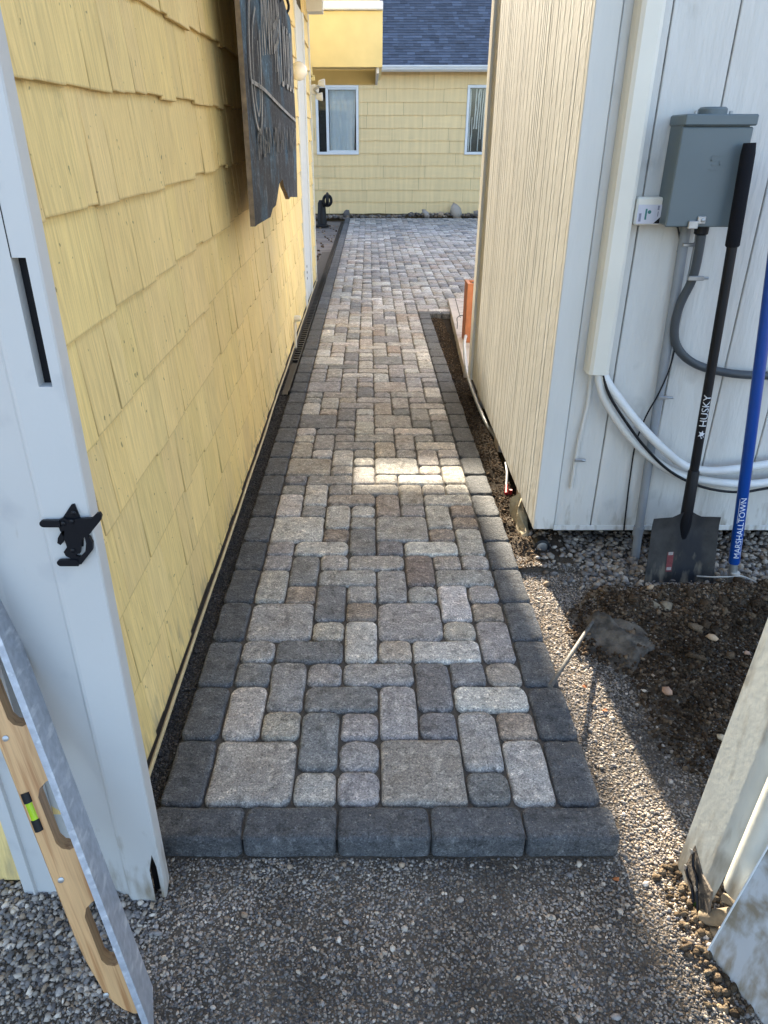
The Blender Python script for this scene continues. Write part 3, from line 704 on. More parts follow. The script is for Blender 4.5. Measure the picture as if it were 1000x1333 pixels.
for i, (wa, wb, za, zb) in enumerate(wins):
    fr = B(); e = .055
    fr.box(wa, wb, FY - .045, FY + .03, za, za + e, .004).box(wa, wb, FY - .045, FY + .03, zb - e, zb, .004)
    fr.box(wa, wa + e, FY - .043, FY + .03, za + e + .001, zb - e - .001, .004).box(wb - e, wb, FY - .043, FY + .03, za + e + .001, zb - e - .001, .004)
    mx = wa + .22 if i == 0 else wb - .3
    wn = fr.out('window', 'gutter', fh)
    sash = B().box(mx, mx + .06, FY - .035, FY + .02, za + e + .002, zb - e - .002, .003).box(mx + .062, wb - e - .002, FY - .03, FY + .012, za + e + .002, za + e + .03).box(mx + .062, wb - e - .002, FY - .03, FY + .012, zb - e - .03, zb - e - .002)
    sash.out('sash', 'gutter', wn)
    B().box(wa + e + .001, wb - e - .001, FY - .004, FY + .002, za + e + .001, zb - e - .001).out('pane', 'glass', wn)
    g = B(); g.add([(wa - .3, FY + .115, za - .3), (wb + .3, FY + .115, za - .3), (wb + .3, FY + .115, zb + .3), (wa - .3, FY + .115, zb + .3)], [(0, 1, 2, 3)])
    g.out('room_behind', 'room', wn)
    if i == 0:
        V = []
        m_ = 24; xa, xb = mx + .075, wb - .10
        for k in range(m_ + 1):
            xx = xa + (xb - xa) * k / m_; yy = FY + .035 + .012 * math.sin(k * 1.4)
            V += [(xx, yy, za + .06), (xx + (.04 if k > 18 else 0), yy, zb - .06)]
        make('curtain', V, [(2 * k, 2 * k + 2, 2 * k + 3, 2 * k + 1) for k in range(m_)], 'curtain', wn, True)
    else:
        b = B()
        q3 = random.Random(9)
        for k in range(7):
            u = wa + .075 + .052 * k; w3 = q3.uniform(.018, .042); k3 = q3.uniform(-.02, .03); v0, v1 = za + q3.choice([.07, .07, .3, .5]), zb - q3.choice([.07, .07, .25, .6])
            m3 = 6; V3 = []
            for j in range(m3 + 1):
                vv = v0 + (v1 - v0) * j / m3; sh_ = k3 * j / m3 + q3.uniform(-.006, .006); V3 += [(u + sh_, FY + .05 + .003 * k, vv), (u + sh_ + w3 * q3.uniform(.7, 1.2), FY + .055 + .003 * k, vv)]
            b.add(V3, [(2 * j, 2 * j + 1, 2 * j + 3, 2 * j + 2) for j in range(m3)])
        b.out('reflection_strips', 'whitetube', wn, kind='stuff')  # white strips behind the pane stand for reflections in the glass
# gutter, fascia, roof
B().box(-.55 - 5, 8, FY - .30, FY - .27, EZ - .03, EZ + .075).out('fascia', 'gutter', fh)
b = B()
V = []; pr = [(-.272, .075), (-.272, -.02), (-.33, -.02), (-.36, .0), (-.375, .035), (-.39, .05), (-.39, .075), (-.382, .075), (-.375, .055)]
for xx in (-5.5, 8): V += [(xx, FY - .03 + p, EZ + q_ + .005) for p, q_ in pr]
n_ = len(pr); b.add([(x_, y_, z_) for x_, y_, z_ in V], [(i, i + 1, n_ + i + 1, n_ + i) for i in range(n_ - 1)])
b.out('gutter', 'gutter', fh)
slope = .86; RL = 8.6  # ridge rises out of view, its height set to shade the far pavers
rb = B(); rb.add([(-6, FY - .36, EZ + .06), (8, FY - .36, EZ + .06), (8, FY - .36 + RL, EZ + .06 + RL * slope), (-6, FY - .36 + RL, EZ + .06 + RL * slope), (8, FY - .36 + 2 * RL, EZ + .06), (-6, FY - .36 + 2 * RL, EZ + .06)],
                 [(0, 1, 2, 3), (3, 2, 4, 5), (1, 4, 2), (0, 3, 5)])
rf = rb.out('roof', 'room', fh)
B().box(-6, 8, FY - .375, FY - .362, EZ + .035, EZ + .085).out('drip_edge', 'blackmetal', rf)
b = B(); dl = .085; sl = math.sqrt(1 + slope * slope)
for k in range(40):
    d0 = k * dl; x = -1.6 + rnd.uniform(-.3, 0)
    while x < 4.2:
        L = rnd.choice([.09, .12, .16, .2]); v = rnd.choice([.75, .85, 1, 1, 1.1, 1.35]) * rnd.uniform(.9, 1.1); c = (.075 * v, .095 * v, .135 * v)
        h = .010 + .006 * rnd.random(); yy0, yy1 = FY - .365 + d0 / sl, FY - .365 + (d0 + dl + .02) / sl
        za, zb_ = EZ + .062 + d0 * slope / sl, EZ + .062 + (d0 + dl + .02) * slope / sl
        V = [(x, yy0, za), (x + L, yy0, za), (x, yy0 - h * .6, za + h), (x + L, yy0 - h * .6, za + h), (x, yy1, zb_ + .002), (x + L, yy1, zb_ + .002)]
        b.add(V, [(0, 1, 3, 2), (2, 3, 5, 4)], c); x += L
b.out('roof_shingles', 'roof', rf, kind='stuff')

# ------------------------------------------------------------------ yellow porch roof with fascia
t = thing('porch_roof', (-1, 10.8, 2.36), 'boxy yellow porch roof with open brown underside beyond the near wall', 'porch roof')
B().box(-3.2, .166, 10.8, 10.84, 2.365, 2.965, .003).out('fascia', 'yellow_smooth', t)
B().box(.126, .166, 10.842, 13.0, 2.365, 2.965, .003).out('side_fascia', 'yellow_smooth', t)
B().box(-3.2, .10, 12.9, 12.98, 2.30, 2.50, .003).box(-3.2, .12, 10.845, 12.89, 2.50, 2.53).out('soffit', 'yellow_smooth', t)
B().box(.09, .124, 10.845, 13.0, 2.30, 2.50, .003).out('side_beam', 'white_trim', t)
B().box(-3.3, .17, 10.74, 13.0, 2.968, 3.06, .01).out('roof_cap', 'whitetube', t)
b = B(); b.add([(-3.2, 10.9, 3.06), (.13, 10.9, 3.06), (.13, 10.9, 3.48), (-3.2, 10.9, 3.485), (-3.2, 12.9, 3.06), (.13, 12.9, 3.06), (.13, 12.9, 3.48), (-3.2, 12.9, 3.485)],
               [(0, 1, 2, 3), (1, 5, 6, 2), (5, 4, 7, 6), (3, 2, 6, 7), (0, 3, 7, 4)])
b.out('shade_wall', 'yellow_smooth', t)  # added wall above the view, only there to shade the path beyond the patch
B().box(-3.2, -3.05, 10.85, 12.9, -.1, 2.36).out('post', 'yellow_smooth', t)

# black hose stand near the far corner
t = thing('hose_stand', (-.93, 16.3, 0), 'black hose stand with coiled hose beside the far left corner', 'hose stand')
B().lathe((-1.0, 16.3, -.08), [(.15, 0), (.15, .03), (.10, .06), (.08, .46), (.05, .52)], 16).out('post', 'black', t, True)
b = B(); b.tube([(-.87 + .0 * k, 16.2 + .16 * math.cos(k * .4), .46 + .11 * math.sin(k * .4)) for k in range(17)], .028, 10)
b.tube([(-.87 + .08 * math.cos(k * .4), 16.18, .44 + .10 * math.sin(k * .4)) for k in range(17)], .03, 10).out('hose_coil', 'blackmetal', t, True)

# rubble along the far wall
P, S = [], []
for i in range(420):
    x = rnd.uniform(-1.4, 3.2); P.append((x, rnd.uniform(17.45, 17.76), -.02 + .05 * rnd.random() + (.04 if x > .8 else 0))); S.append(rnd.uniform(.02, .06))
prop(pebbles('rubble', P, S, wts=[.2, .2, .15, .1, .2, .02, .05, .08], bright=.6, jit=.3), 'low line of broken rubble along the foot of the far yellow wall', 'rubble', kind='stuff')
RS = [(-.52, .10, 'small dark rock at the left end of the far wall rubble'), (1.28, .12, 'brownish rock in the middle of the far wall rubble'), (1.62, .10, 'middling grey rock between two larger rocks at the far wall'),
      (1.98, .17, 'largest grey rock leaning on the far yellow wall'), (2.45, .12, 'rightmost rock along the far yellow wall')]
for x, s_, lb in RS:
    o = pebbles('rock', [(0, 0, 0)], [s_], wts=[.3, .2, .1, .1, .3, 0, 0, 0], bright=1., jit=.2, flat=1.1); o.location = (x, 17.56, s_ * .55)
    prop(o, lb, 'rock')
P = [(rnd.uniform(-1.5, -.66), rnd.uniform(9.6, 17.3), -.085) for i in range(140)]
prop(pebbles('dirt_lumps', P, [rnd.uniform(.01, .035) for _ in P], 'soil', SO * 2.2, jit=.3), 'brown dirt lumps left of the edging beyond the near wall', 'dirt', kind='stuff')

# ------------------------------------------------------------------ white shed (right)
shed = thing('white_shed', (.7, 2.68, .05), 'white shed with grooved wood siding on the right of the path', 'shed')
SY0, SY1, SX, ZB, ZT = 2.68, 4.98, .692, .05, 2.75
def sxx(y): return SX + .009 * (y - SY0)
b = B(); b.add([(SX + .022, SY0 + .022, ZB + .01), (3.6, SY0 + .022, ZB + .01), (3.6, SY1, ZB + .01), (sxx(SY1) + .022, SY1, ZB + .01), (SX + .022, SY0 + .022, ZT), (3.6, SY0 + .022, ZT), (3.6, SY1, ZT), (sxx(SY1) + .022, SY1, ZT)],
               [(0, 1, 5, 4), (1, 2, 6, 5), (2, 3, 7, 6), (3, 0, 4, 7), (4, 5, 6, 7), (3, 2, 1, 0)])
b.out('core', 'white_wall', shed)
B().box(SX + .05, 3.6, SY0 + .09, SY1 - .05, ZB - .05, ZB + .008).out('floor_joists', 'dark_gap', shed)
for y in (3.05, 3.75, 4.5): B().box(SX + .03, SX + .13, y, y + .14, -.09, ZB - .002, .004).out('footing', 'concrete', shed)
# front panels between grooves
xs = [SX + .088, .937, 1.145, 1.353, 1.561, 1.769, 1.977, 2.185, 2.6, 3.0, 3.6]
for a, c in zip(xs[:-1], xs[1:]): B().box(a + .0025, c - .0025, SY0, SY0 + .0215, ZB, ZT, .0025).out('siding_panel', 'white_wall', shed)
B().box(SX, SX + .086, SY0 - .012, SY0 + .0215, ZB - .004, ZT, .003).out('corner_board', 'white_trim', shed)
B().box(SX + .087, 3.6, SY0 - .006, SY0 - .0005, ZB - .012, ZB + .012, .002).out('bottom_flashing', 'white_trim', shed)
# side panels, grooved every 0.2 m with narrow raised battens of grain catching the light
yy = SY0 + .0225; k = 0
while yy < SY1 - .12:
    L = rnd.choice([.035, .05, .065, .08, .1]); y1 = min(yy + L, SY1 - .11)
    dx = .009 * (yy - SY0)
    V = []
    gw = rnd.choice([.003, .004, .006])
    for z in (ZB, ZT):
        V += [(SX + dx + .022, yy, z), (SX + dx + .0028, yy + .001, z), (SX + dx + .0005, yy + gw, z), (SX + dx + .0005 + .0009, y1 - gw, z), (SX + dx + .0036, y1 - .001, z), (SX + dx + .023, y1, z)]
    F = [(i, i + 1, i + 7, i + 6) for i in range(5)] + [(0, 5, 4, 3, 2, 1), (6, 7, 8, 9, 10, 11)]
    make('siding_panel', V, F, 'side_wall', shed)
    yy = y1; k += 1
B().box(sxx(SY1) - .014, sxx(SY1) + .02, SY1 - .108, SY1, ZB - .02, ZT, .003).out('corner_board', 'white_trim', shed)
B().box(SX - .0, 3.7, SY0 - .03, SY1 + .1, ZT + .001, ZT + .12).out('roof', 'room', shed)

# line-set cover
t = thing('line_set_cover', (.855, 2.64, .73), 'cream plastic cover running down the shed front from above', 'pipe cover')
pr = [(.812, 2.674), (.812, 2.635), (.818, 2.614), (.830, 2.606), (.878, 2.606), (.890, 2.614), (.896, 2.635), (.896, 2.674)]
b = B(); b.prism(pr, lambda u, v, d: (u, v, d), .735, 2.72); b.out('cover', 'cream', t)
b = B(); b.prism([(.812, 2.628), (.8105, 2.628), (.8165, 2.6125), (.829, 2.6045), (.879, 2.6045), (.8915, 2.6125), (.8975, 2.628), (.896, 2.628)], lambda u, v, d: (u, v, d), .733, .745); b.out('end_collar', 'cream', t)

# electrical box
t = thing('electrical_box', (1.09, 2.6, 1.25), 'grey metal electrical disconnect box mounted on the white shed front', 'electrical box')
B().box(.988, 1.198, 2.562, 2.673, 1.255, 1.558, .003).out('housing', 'boxgrey', t)
B().box(.980, 1.204, 2.548, 2.560, 1.252, 1.545, .004).out('door', 'boxgrey', t)
B().box(.982, 1.210, 2.541, 2.672, 1.548, 1.580, .004).out('rain_hood', 'boxgrey', t)
B().lathe((1.09, 2.61, 1.579), [(.044, 0), (.044, .016), (.038, .022), (.01, .023)], 24).out('hub_cap', 'boxgrey', t, True)
for x in (1.035, 1.145): B().lathe((x, 2.60, 1.579), [(.006, 0), (.006, .010), (.003, .012)], 8).out('screw', 'steel', t, True)
b = B()
for a, c, z in ((1.093, 1.125, 1.462), (1.088, 1.120, 1.449), (1.093, 1.120, 1.436), (1.088, 1.118, 1.422)): b.box(a, c, 2.5465, 2.5478, z, z + .0035)
b.box(1.088, 1.0915, 2.5465, 2.5478, 1.449, 1.462).box(1.1165, 1.120, 2.5465, 2.5478, 1.436, 1.449).out('embossed_mark', 'boxgrey', t)
b = B(); b.box(1.052, 1.085, 2.538, 2.547, 1.247, 1.272, .002).box(1.080, 1.108, 2.540, 2.5475, 1.262, 1.286, .002)
hp = b.out('hasp', 'steel', t); B().lathe((1.098, 2.540, 1.274), [(.006, 0), (.006, .004), (.002, .006)], 10, 'y').out('rivet', 'steel', hp, True)
# small junction box with label
t = thing('junction_box', (.95, 2.65, 1.25), 'small beige plastic box with white paper label beside the grey electrical box', 'junction box')
B().box(.902, .992, 2.628, 2.674, 1.250, 1.338, .006).out('housing', 'cream', t)
B().box(.908, .988, 2.6262, 2.6275, 1.255, 1.315).out('paper_label', 'label', t)
b = B().box(.914, .922, 2.6252, 2.626, 1.262, 1.288); b.box(.974, .980, 2.6252, 2.626, 1.298, 1.312); b.box(.976, .979, 2.6252, 2.626, 1.278, 1.294); b.out('print', 'lab_ink', t)
b = B().box(.934, .940, 2.6252, 2.626, 1.268, 1.302); b.lathe((.948, 2.626, 1.292), [(.006, 0), (.006, .0008)], 12, 'y'); b.out('green_mark', 'lab_green', t)
b = B(); b.add([(.966, 2.6255, 1.256), (.987, 2.6255, 1.256), (.987, 2.6255, 1.276)], [(0, 1, 2)]); b.out('black_corner', 'black', t)

# conduits and cables on the shed front
t = thing('grey_conduit', (1.12, 2.64, -.07), 'straight grey plastic conduit running from the electrical box down into the stones', 'conduit')
B().tube([(1.093, 2.655, 1.26), (1.104, 2.655, .9), (1.118, 2.65, .4), (1.128, 2.64, .05), (1.13, 2.625, -.09)], .0175, 14).out('pipe', 'pvc', t, True)
B().tube([(1.126, 2.642, .035), (1.128, 2.64, .075)], .0215, 14).out('coupling', 'pvc', t, True)
for z in (1.18, .63): B().box(1.085 + (1.18 - z) * .03, 1.125 + (1.18 - z) * .03, 2.630, 2.640, z, z + .012, .002).lathe((1.128 + (1.18 - z) * .03, 2.634, z + .006), [(.005, -.01), (.005, .012)], 8, 'x').out('strap', 'steel', t)
t = thing('flexible_conduit', (1.13, 2.6, .9), 'dark grey flexible conduit looping from the electrical box to the right', 'conduit')
fp = [(1.125, 2.60, 1.262), (1.130, 2.60, 1.18), (1.132, 2.61, 1.08), (1.112, 2.625, .985), (1.110, 2.63, .90), (1.135, 2.63, .83), (1.20, 2.63, .775), (1.30, 2.63, .742), (1.45, 2.63, .725), (1.75, 2.63, .73), (2.1, 2.63, .8)]
B().tube(fp, .0155, 12, smoothn=6).out('tube', 'flex', t, True)
B().lathe((1.125, 2.60, 1.222), [(.017, 0), (.023, .004), (.023, .030), (.019, .034)], 12).out('connector', 'blackmetal', t, True)
B().box(1.105, 1.160, 2.58, 2.592, 1.075, 1.090, .002).lathe((1.163, 2.586, 1.083), [(.005, -.008), (.005, .012)], 8, 'x').out('strap', 'steel', t)
t = thing('insulated_lines', (1.2, 2.62, .45), 'pair of white insulated refrigerant pipes sagging from the cream cover', 'pipes')
B().tube([(.872, 2.63, .76), (.884, 2.62, .715), (.93, 2.61, .655), (1.02, 2.605, .555), (1.13, 2.60, .452), (1.24, 2.60, .37), (1.34, 2.605, .345), (1.45, 2.61, .35), (1.62, 2.62, .375), (2.0, 2.63, .44)], .0165, 12, smoothn=5).out('pipe', 'whitetube', t, True)
B().tube([(.858, 2.64, .76), (.868, 2.63, .70), (.905, 2.63, .62), (1.00, 2.628, .50), (1.10, 2.622, .405), (1.22, 2.618, .33), (1.36, 2.615, .295), (1.50, 2.61, .285), (1.62, 2.61, .295), (2.0, 2.63, .33)], .0165, 12, smoothn=5).out('pipe', 'whitetube', t, True)
B().tube([(.872, 2.612, .73), (.90, 2.602, .66), (.97, 2.60, .565), (1.07, 2.598, .45), (1.19, 2.596, .345), (1.33, 2.59, .280), (1.48, 2.59, .258), (1.62, 2.60, .275), (2.0, 2.63, .31)], .0055, 8, smoothn=5).out('cable', 'black', t, True)
t = thing('black_wire', (1.07, 2.67, .4), 'thin black wire running down the shed front beside the grey conduit', 'wire')
B().tube([(1.062, 2.665, 1.256), (1.082, 2.66, 1.20), (1.082, 2.66, 1.16)], .003, 6, smoothn=4).tube([(1.128, 2.63, .88), (1.122, 2.63, .76), (1.10, 2.63, .66), (1.075, 2.655, .55), (1.06, 2.668, .43), (1.062, 2.668, .3), (1.07, 2.668, .15), (1.075, 2.662, .04)], .003, 6, smoothn=5).out('wire', 'black', t, True)
t = thing('painted_pipe', (.85, 2.67, .4), 'short painted pipe on the shed wall below the cream cover', 'pipe')
B().tube([(.842, 2.668, .73), (.846, 2.668, .60), (.832, 2.668, .42), (.829, 2.668, .24)], .0085, 10, smoothn=5).out('pipe', 'white_wall', t, True)
B().box(.822, .862, 2.652, 2.660, .362, .374, .002).lathe((.860, 2.656, .368), [(.006, -.008), (.006, .006)], 8, 'x').out('clamp', 'steel', t)

# ------------------------------------------------------------------ shovel
top = Vector((1.185, 2.515, 1.50)); bot = Vector((1.222, 2.455, .21)); ax = (bot - top).normalized()
t = thing('shovel', (1.22, 2.46, -.08), 'black handled square shovel with muddy blade leaning on the electrical box', 'shovel')
L_ = (bot - top).length
B().tube([top + ax * .20, bot + ax * .02], .0165, 40).out('handle', 'blackmetal', t, True)
B().tube([top, top + ax * .03, top + ax * .30, top + ax * .305], [.0185, .0215, .0225, .019], 16).out('grip', 'foam', t, True)
B().tube([bot - ax * .20, bot - ax * .195, bot + ax * .03, bot + ax * .10], [.0175, .0205, .0225, .012], 16).out('socket', 'blackmetal', t, True)
bx = Vector((1, 0, 0)); bx = (bx - ax * bx.dot(ax)).normalized(); by = ax.cross(bx)      # by points away or to camera
if by.y > 0: by = -by
outl_n = 14; rows_ = 10; V = []
for j in range(rows_ + 1):
    v = j / rows_
    for i in range(outl_n + 1):
        u = -1 + 2 * i / outl_n
        hw = .128 + .010 * v
        top_z = .035 * max(0, 1 - abs(u) / .45) ** 1.4 - .004 * abs(u)
        s_ = (v * .325) - top_z * (1 - v) + .012 * (1 - u * u) * v
        dish = -.016 * (1 - (u * u)) * (.3 + .7 * v) + .006 + (.012 * max(0, 1 - abs(u) / .22) * (1 - v) ** 1.3)
        if j == 0: dish += .008
        p = bot + ax * (-.012 + s_) + bx * (u * hw) + by * dish + Vector((0, -.0 - .03 * v, 0))
        V.append(p)
F = [(j * (outl_n + 1) + i, j * (outl_n + 1) + i + 1, (j + 1) * (outl_n + 1) + i + 1, (j + 1) * (outl_n + 1) + i) for j in range(rows_) for i in range(outl_n)]
nv = len(V); V2 = V + [p - by * .003 for p in V]; F2 = F + [tuple(i + nv for i in f[::-1]) for f in F]
per = [i for i in range(outl_n + 1)] + [(j * (outl_n + 1) + outl_n) for j in range(1, rows_ + 1)] + [rows_ * (outl_n + 1) + i for i in range(outl_n - 1, -1, -1)] + [j * (outl_n + 1) for j in range(rows_ - 1, 0, -1)]
F2 += [(per[i], per[(i + 1) % len(per)], per[(i + 1) % len(per)] + nv, per[i] + nv) for i in range(len(per))]
bl = make('blade', V2, F2, 'blade', t, True, angle=40)
def onblade(u, v, d):
    dish = -.016 * (1 - u * u) * (.3 + .7 * v) + .006
    return bot + ax * (-.012 + v * .325) + bx * (u * .135) + by * (dish + d) + Vector((0, -.03 * v, 0))
b = B(); b.add([onblade(-.40, .46, .0015), onblade(-.22, .46, .0015), onblade(-.22, .72, .0015), onblade(-.40, .72, .0015)], [(0, 1, 2, 3)]); b.out('sticker', 'sticker_red', t)
b = B()
for v0, v1 in ((.46, .50), (.66, .70)): b.add([onblade(-.38, v0, .002), onblade(-.24, v0, .002), onblade(-.24, v1, .002), onblade(-.38, v1, .002)], [(0, 1, 2, 3)])
b.out('sticker_print', 'sticker_white', t)
def wrap(o0, axis_up, r, rot):
    side = Vector((-1, 0, 0)); side = (side - axis_up * side.dot(axis_up)).normalized(); nrm = side.cross(axis_up)
    if nrm.y > 0: nrm = -nrm
    def fn(x, y):
        ph = y / r + rot
        return o0 + axis_up * x + (nrm * math.cos(ph) + side * math.sin(ph)) * r
    return fn
text_mesh('HUSKY', .038, wrap(top + ax * (L_ * .665), -ax, .0170, .12), 'silver_ink', t)
fn = wrap(top + ax * (L_ * .665 + .088), -ax, .0172, .12)
star = [(-.016, .0), (-.006, .004), (-.008, .013), (.002, .006), (.010, .012), (.008, .003), (.016, -.002), (.006, -.004), (.004, -.013), (-.003, -.005), (-.010, -.010)]
make('emblem', [fn(x, y) for x, y in star], [tuple(range(len(star)))], 'silver_ink', t)

# ------------------------------------------------------------------ blue handled tool
b0, b1 = Vector((1.437, 2.40, -.085)), Vector((1.335, 2.56, 1.46)); au = (b1 - b0).normalized()
t = thing('blue_pole', (1.437, 2.40, -.08), 'bright blue long handle with metal end standing upright in the dirt beside the shovel', 'tool handle')
B().tube([b0, b0 + au * .15], .0165, 14).out('ferrule', 'steel', t, True)
B().tube([b0 + au * .12, b0 + au * .125, b1], [.018, .0205, .0205], 40).out('handle', 'blue', t, True)
text_mesh('MARSHALLTOWN', .031, wrap(b0 + au * .275, au, .0209, .1), 'white_ink', t)
fn = wrap(b0 + au * .275, au, .0210, .1)
make('underline', [fn(-.12, -.013), fn(-.04, -.013), fn(-.04, -.0145), fn(-.12, -.0145), fn(.02, .016), fn(.12, .016), fn(.12, .0145), fn(.02, .0145)], [(0, 1, 2, 3), (4, 5, 6, 7)], 'white_ink', t)
t = thing('string_line', (1.43, 2.38, -.02), 'white string tied round the metal end of the blue handle', 'string')
B().tube([(1.30, 2.42, -.03), (1.35, 2.39, -.015), (1.41, 2.375, -.004), (1.46, 2.375, -.004), (1.53, 2.35, -.03), (1.62, 2.29, -.05)], .0032, 6, smoothn=5).lathe((1.437, 2.40, -.006), [(.0185, 0), (.0185, .007)], 12).out('string', 'rope', t, True)

# ------------------------------------------------------------------ stake, fabric, burlap, pipes by the shed
t = thing('steel_stake', (.84, 2.17, -.03), 'thin grey steel stake slanting out of the dark fabric over the path edge', 'stake')
B().tube([(.850, 2.19, -.035), (.6925, 1.9225, .0175), (.535, 1.655, .070)], [.0060, .0066, .0074], 12).out('rod', 'rod', t, True)
V = []; m_ = 26
for j in range(m_ + 1):
    for i in range(m_ + 1):
        u, v = i / m_, j / m_
        x = .74 + .31 * u - .0 * v; y = 1.86 + .36 * v
        fall = max(0, 1 - (abs(u - .50 + .1 * v) * 2) ** 2.0) * max(0, 1 - (abs(v - .5) * 2) ** 3)
        x += .05 * nz(u, v, 1, 2); y += .05 * nz(u, v, 2, 2)
        z = -.066 + .085 * fall * (.55 + .6 * nz(u, v, 3, 3.2)) + .030 * abs(nz(u, v, 5, 6)) * fall + .012 * nz(u, v, 8, 14) * fall
        if v < .45: x = .87 + (x - .87) * (.35 + 1.45 * v)
        V.append((x, y, z))
F = [(j * (m_ + 1) + i, j * (m_ + 1) + i + 1, (j + 1) * (m_ + 1) + i + 1, (j + 1) * (m_ + 1) + i) for j in range(m_) for i in range(m_)]
prop(make('landscape_fabric', V, F, 'fabric', None, True), 'crumpled dusty black landscape fabric half buried under the steel stake', 'fabric')
t = thing('clay_lump', (1.0, 2.1, -.05), 'pale brown lump of clay beside the black fabric', 'dirt clod')
for k, (x, y, z, s_) in enumerate([(1.04, 2.20, -.02, .040), (1.085, 2.19, -.015, .036), (1.01, 2.215, -.025, .028)]):
    o = pebbles('clod', [(x - 1.0, y - 2.1, z + .05)], [s_], 'mud', np.array([(.24, .18, .12)]), jit=.3); o.parent = t
for k, (x, y, s_, lb) in enumerate([(1.18, 2.0, .020, 'brownish stone lying in the dark soil below the shovel'), (1.02, 1.55, .017, 'flat pale stone alone on the gravel near the right gate'), (1.27, 1.93, .016, 'pinkish pebble in the soil towards the right gate'),
                                    (.93, 1.74, .022, 'tan lump of earth at the foot of the black fabric'), (1.07, 2.30, .022, 'pale upright stone left of the shovel blade')]):
    o = pebbles('stone', [(0, 0, 0)], [s_], pal=np.array([(.42, .33, .24), (.46, .42, .34), (.40, .28, .22)]), wts=None, jit=.15, smooth=True); o.location = (x, y, hgt(x, y) + s_ * .4); prop(o, lb, 'stone')
t = thing('burlap_scrap', (.70, 2.9, -.03), 'crumpled pale cloth scrap stuffed under the near corner of the shed', 'cloth')
V = []; m_ = 14
for j in range(m_ + 1):
    for i in range(m_ + 1):
        u, v = i / m_, j / m_
        V.append((.655 + .06 * u + .03 * nz(u, v, 1, 3), 2.72 + .26 * v + .03 * nz(u, v, 9, 3), -.055 + .13 * (1 - abs(2 * u - 1) ** 2) * v + .03 * nz(u, v, 4, 4) * (1 - v * .3)))
make('cloth', V, [(j * (m_ + 1) + i, j * (m_ + 1) + i + 1, (j + 1) * (m_ + 1) + i + 1, (j + 1) * (m_ + 1) + i) for j in range(m_) for i in range(m_)], 'burlap', t, True)
t = thing('black_fitting', (.735, 2.67, -.06), 'round black pipe fitting with a pale ring under the shed corner', 'pipe fitting')
B().lathe((.735, 2.70, -.03), [(.03, 0), (.034, .03), (.034, .05), (.024, .055), (.02, .02)], 14, 'y').out('cap', 'black', t, True)
B().lathe((.735, 2.66, -.03), [(.026, 0), (.0285, .008), (.024, .010)], 14, 'y').out('ring', 'steel', t, True)
t = thing('red_tipped_pipe', (.68, 3.2, -.05), 'thin white pipe with a red taped end beside the shed', 'pipe')
B().tube([(.705, 3.42, .03), (.70, 3.34, .01), (.683, 3.24, -.025)], .006, 8, smoothn=3).out('pipe', 'whitetube', t, True)
B().tube([(.686, 3.25, -.02), (.676, 3.19, -.038)], [.008, .010], 8).lathe((.70, 3.21, -.04), [(.008, -.014), (.008, .014)], 8).out('tape', 'red', t, True)
t = thing('grey_hose', (.70, 5.0, 0), 'grey bent conduit curving from the concrete curb down beside the shed', 'hose')
B().tube([(.800, 5.95, .07), (.765, 5.72, .13), (.725, 5.45, .12), (.700, 5.05, .045), (.702, 4.6, .0), (.72, 4.2, -.035), (.745, 3.95, -.04)], .012, 10, smoothn=6).out('tube', 'pvc', t, True)

# concrete curb and orange block
t = thing('concrete_curb', (.8, 6.5, -.05), 'pale concrete curb slab beyond the shed at the path edge', 'curb')
b = B(); b.prism([(.833, 7.78), (.700, 5.20), (1.30, 5.20), (1.30, 7.78)], lambda u, v, d: (u, v, d), -.09, .035); b.out('slab', 'concrete', t)
b = B(); b.prism([(.905, 7.78), (.912, 7.78), (.86, 6.85), (.853, 6.85)], lambda u, v, d: (u, v, d), .0352, .037); b.out('joint', 'sand', t)
t = thing('orange_block', (.83, 6.0, .035), 'upright hollow orange clay block standing on the concrete curb', 'clay block')
xo, yo, zo, zh = .782, 5.90, .036, .505; wd = .14; dp = .20; th = .028
B().box(xo, xo + wd, yo, yo + th, zo, zh, .003).out('face', 'orange', t)
b = B().box(xo, xo + th, yo + th + .001, yo + dp, zo, zh, .003).box(xo + wd - th, xo + wd, yo + th + .001, yo + dp, zo, zh, .003).box(xo + th + .001, xo + wd - th - .001, yo + dp - th, yo + dp, zo, zh - .002, .002)
b.box(xo + th + .001, xo + wd - th - .001, yo + th + .001, yo + dp - th - .001, zo, zh - .03); b.out('shell', 'orange', t)
B().lathe((xo + .07, yo + .11, zh - .03), [(.022, 0), (.026, .01), (.022, .024), (.012, .024), (.012, .004)], 14).out('core_hole', 'black', t, True)
t = thing('electric_cord', (.75, 6.6, .04), 'thin black cord lying over the concrete curb', 'cord')
B().tube([(.77, 6.35, .02), (.79, 6.5, .055), (.80, 6.62, .085), (.86, 6.7, .09), (.95, 6.75, .045)], .004, 6, smoothn=5).out('cord', 'black', t, True)

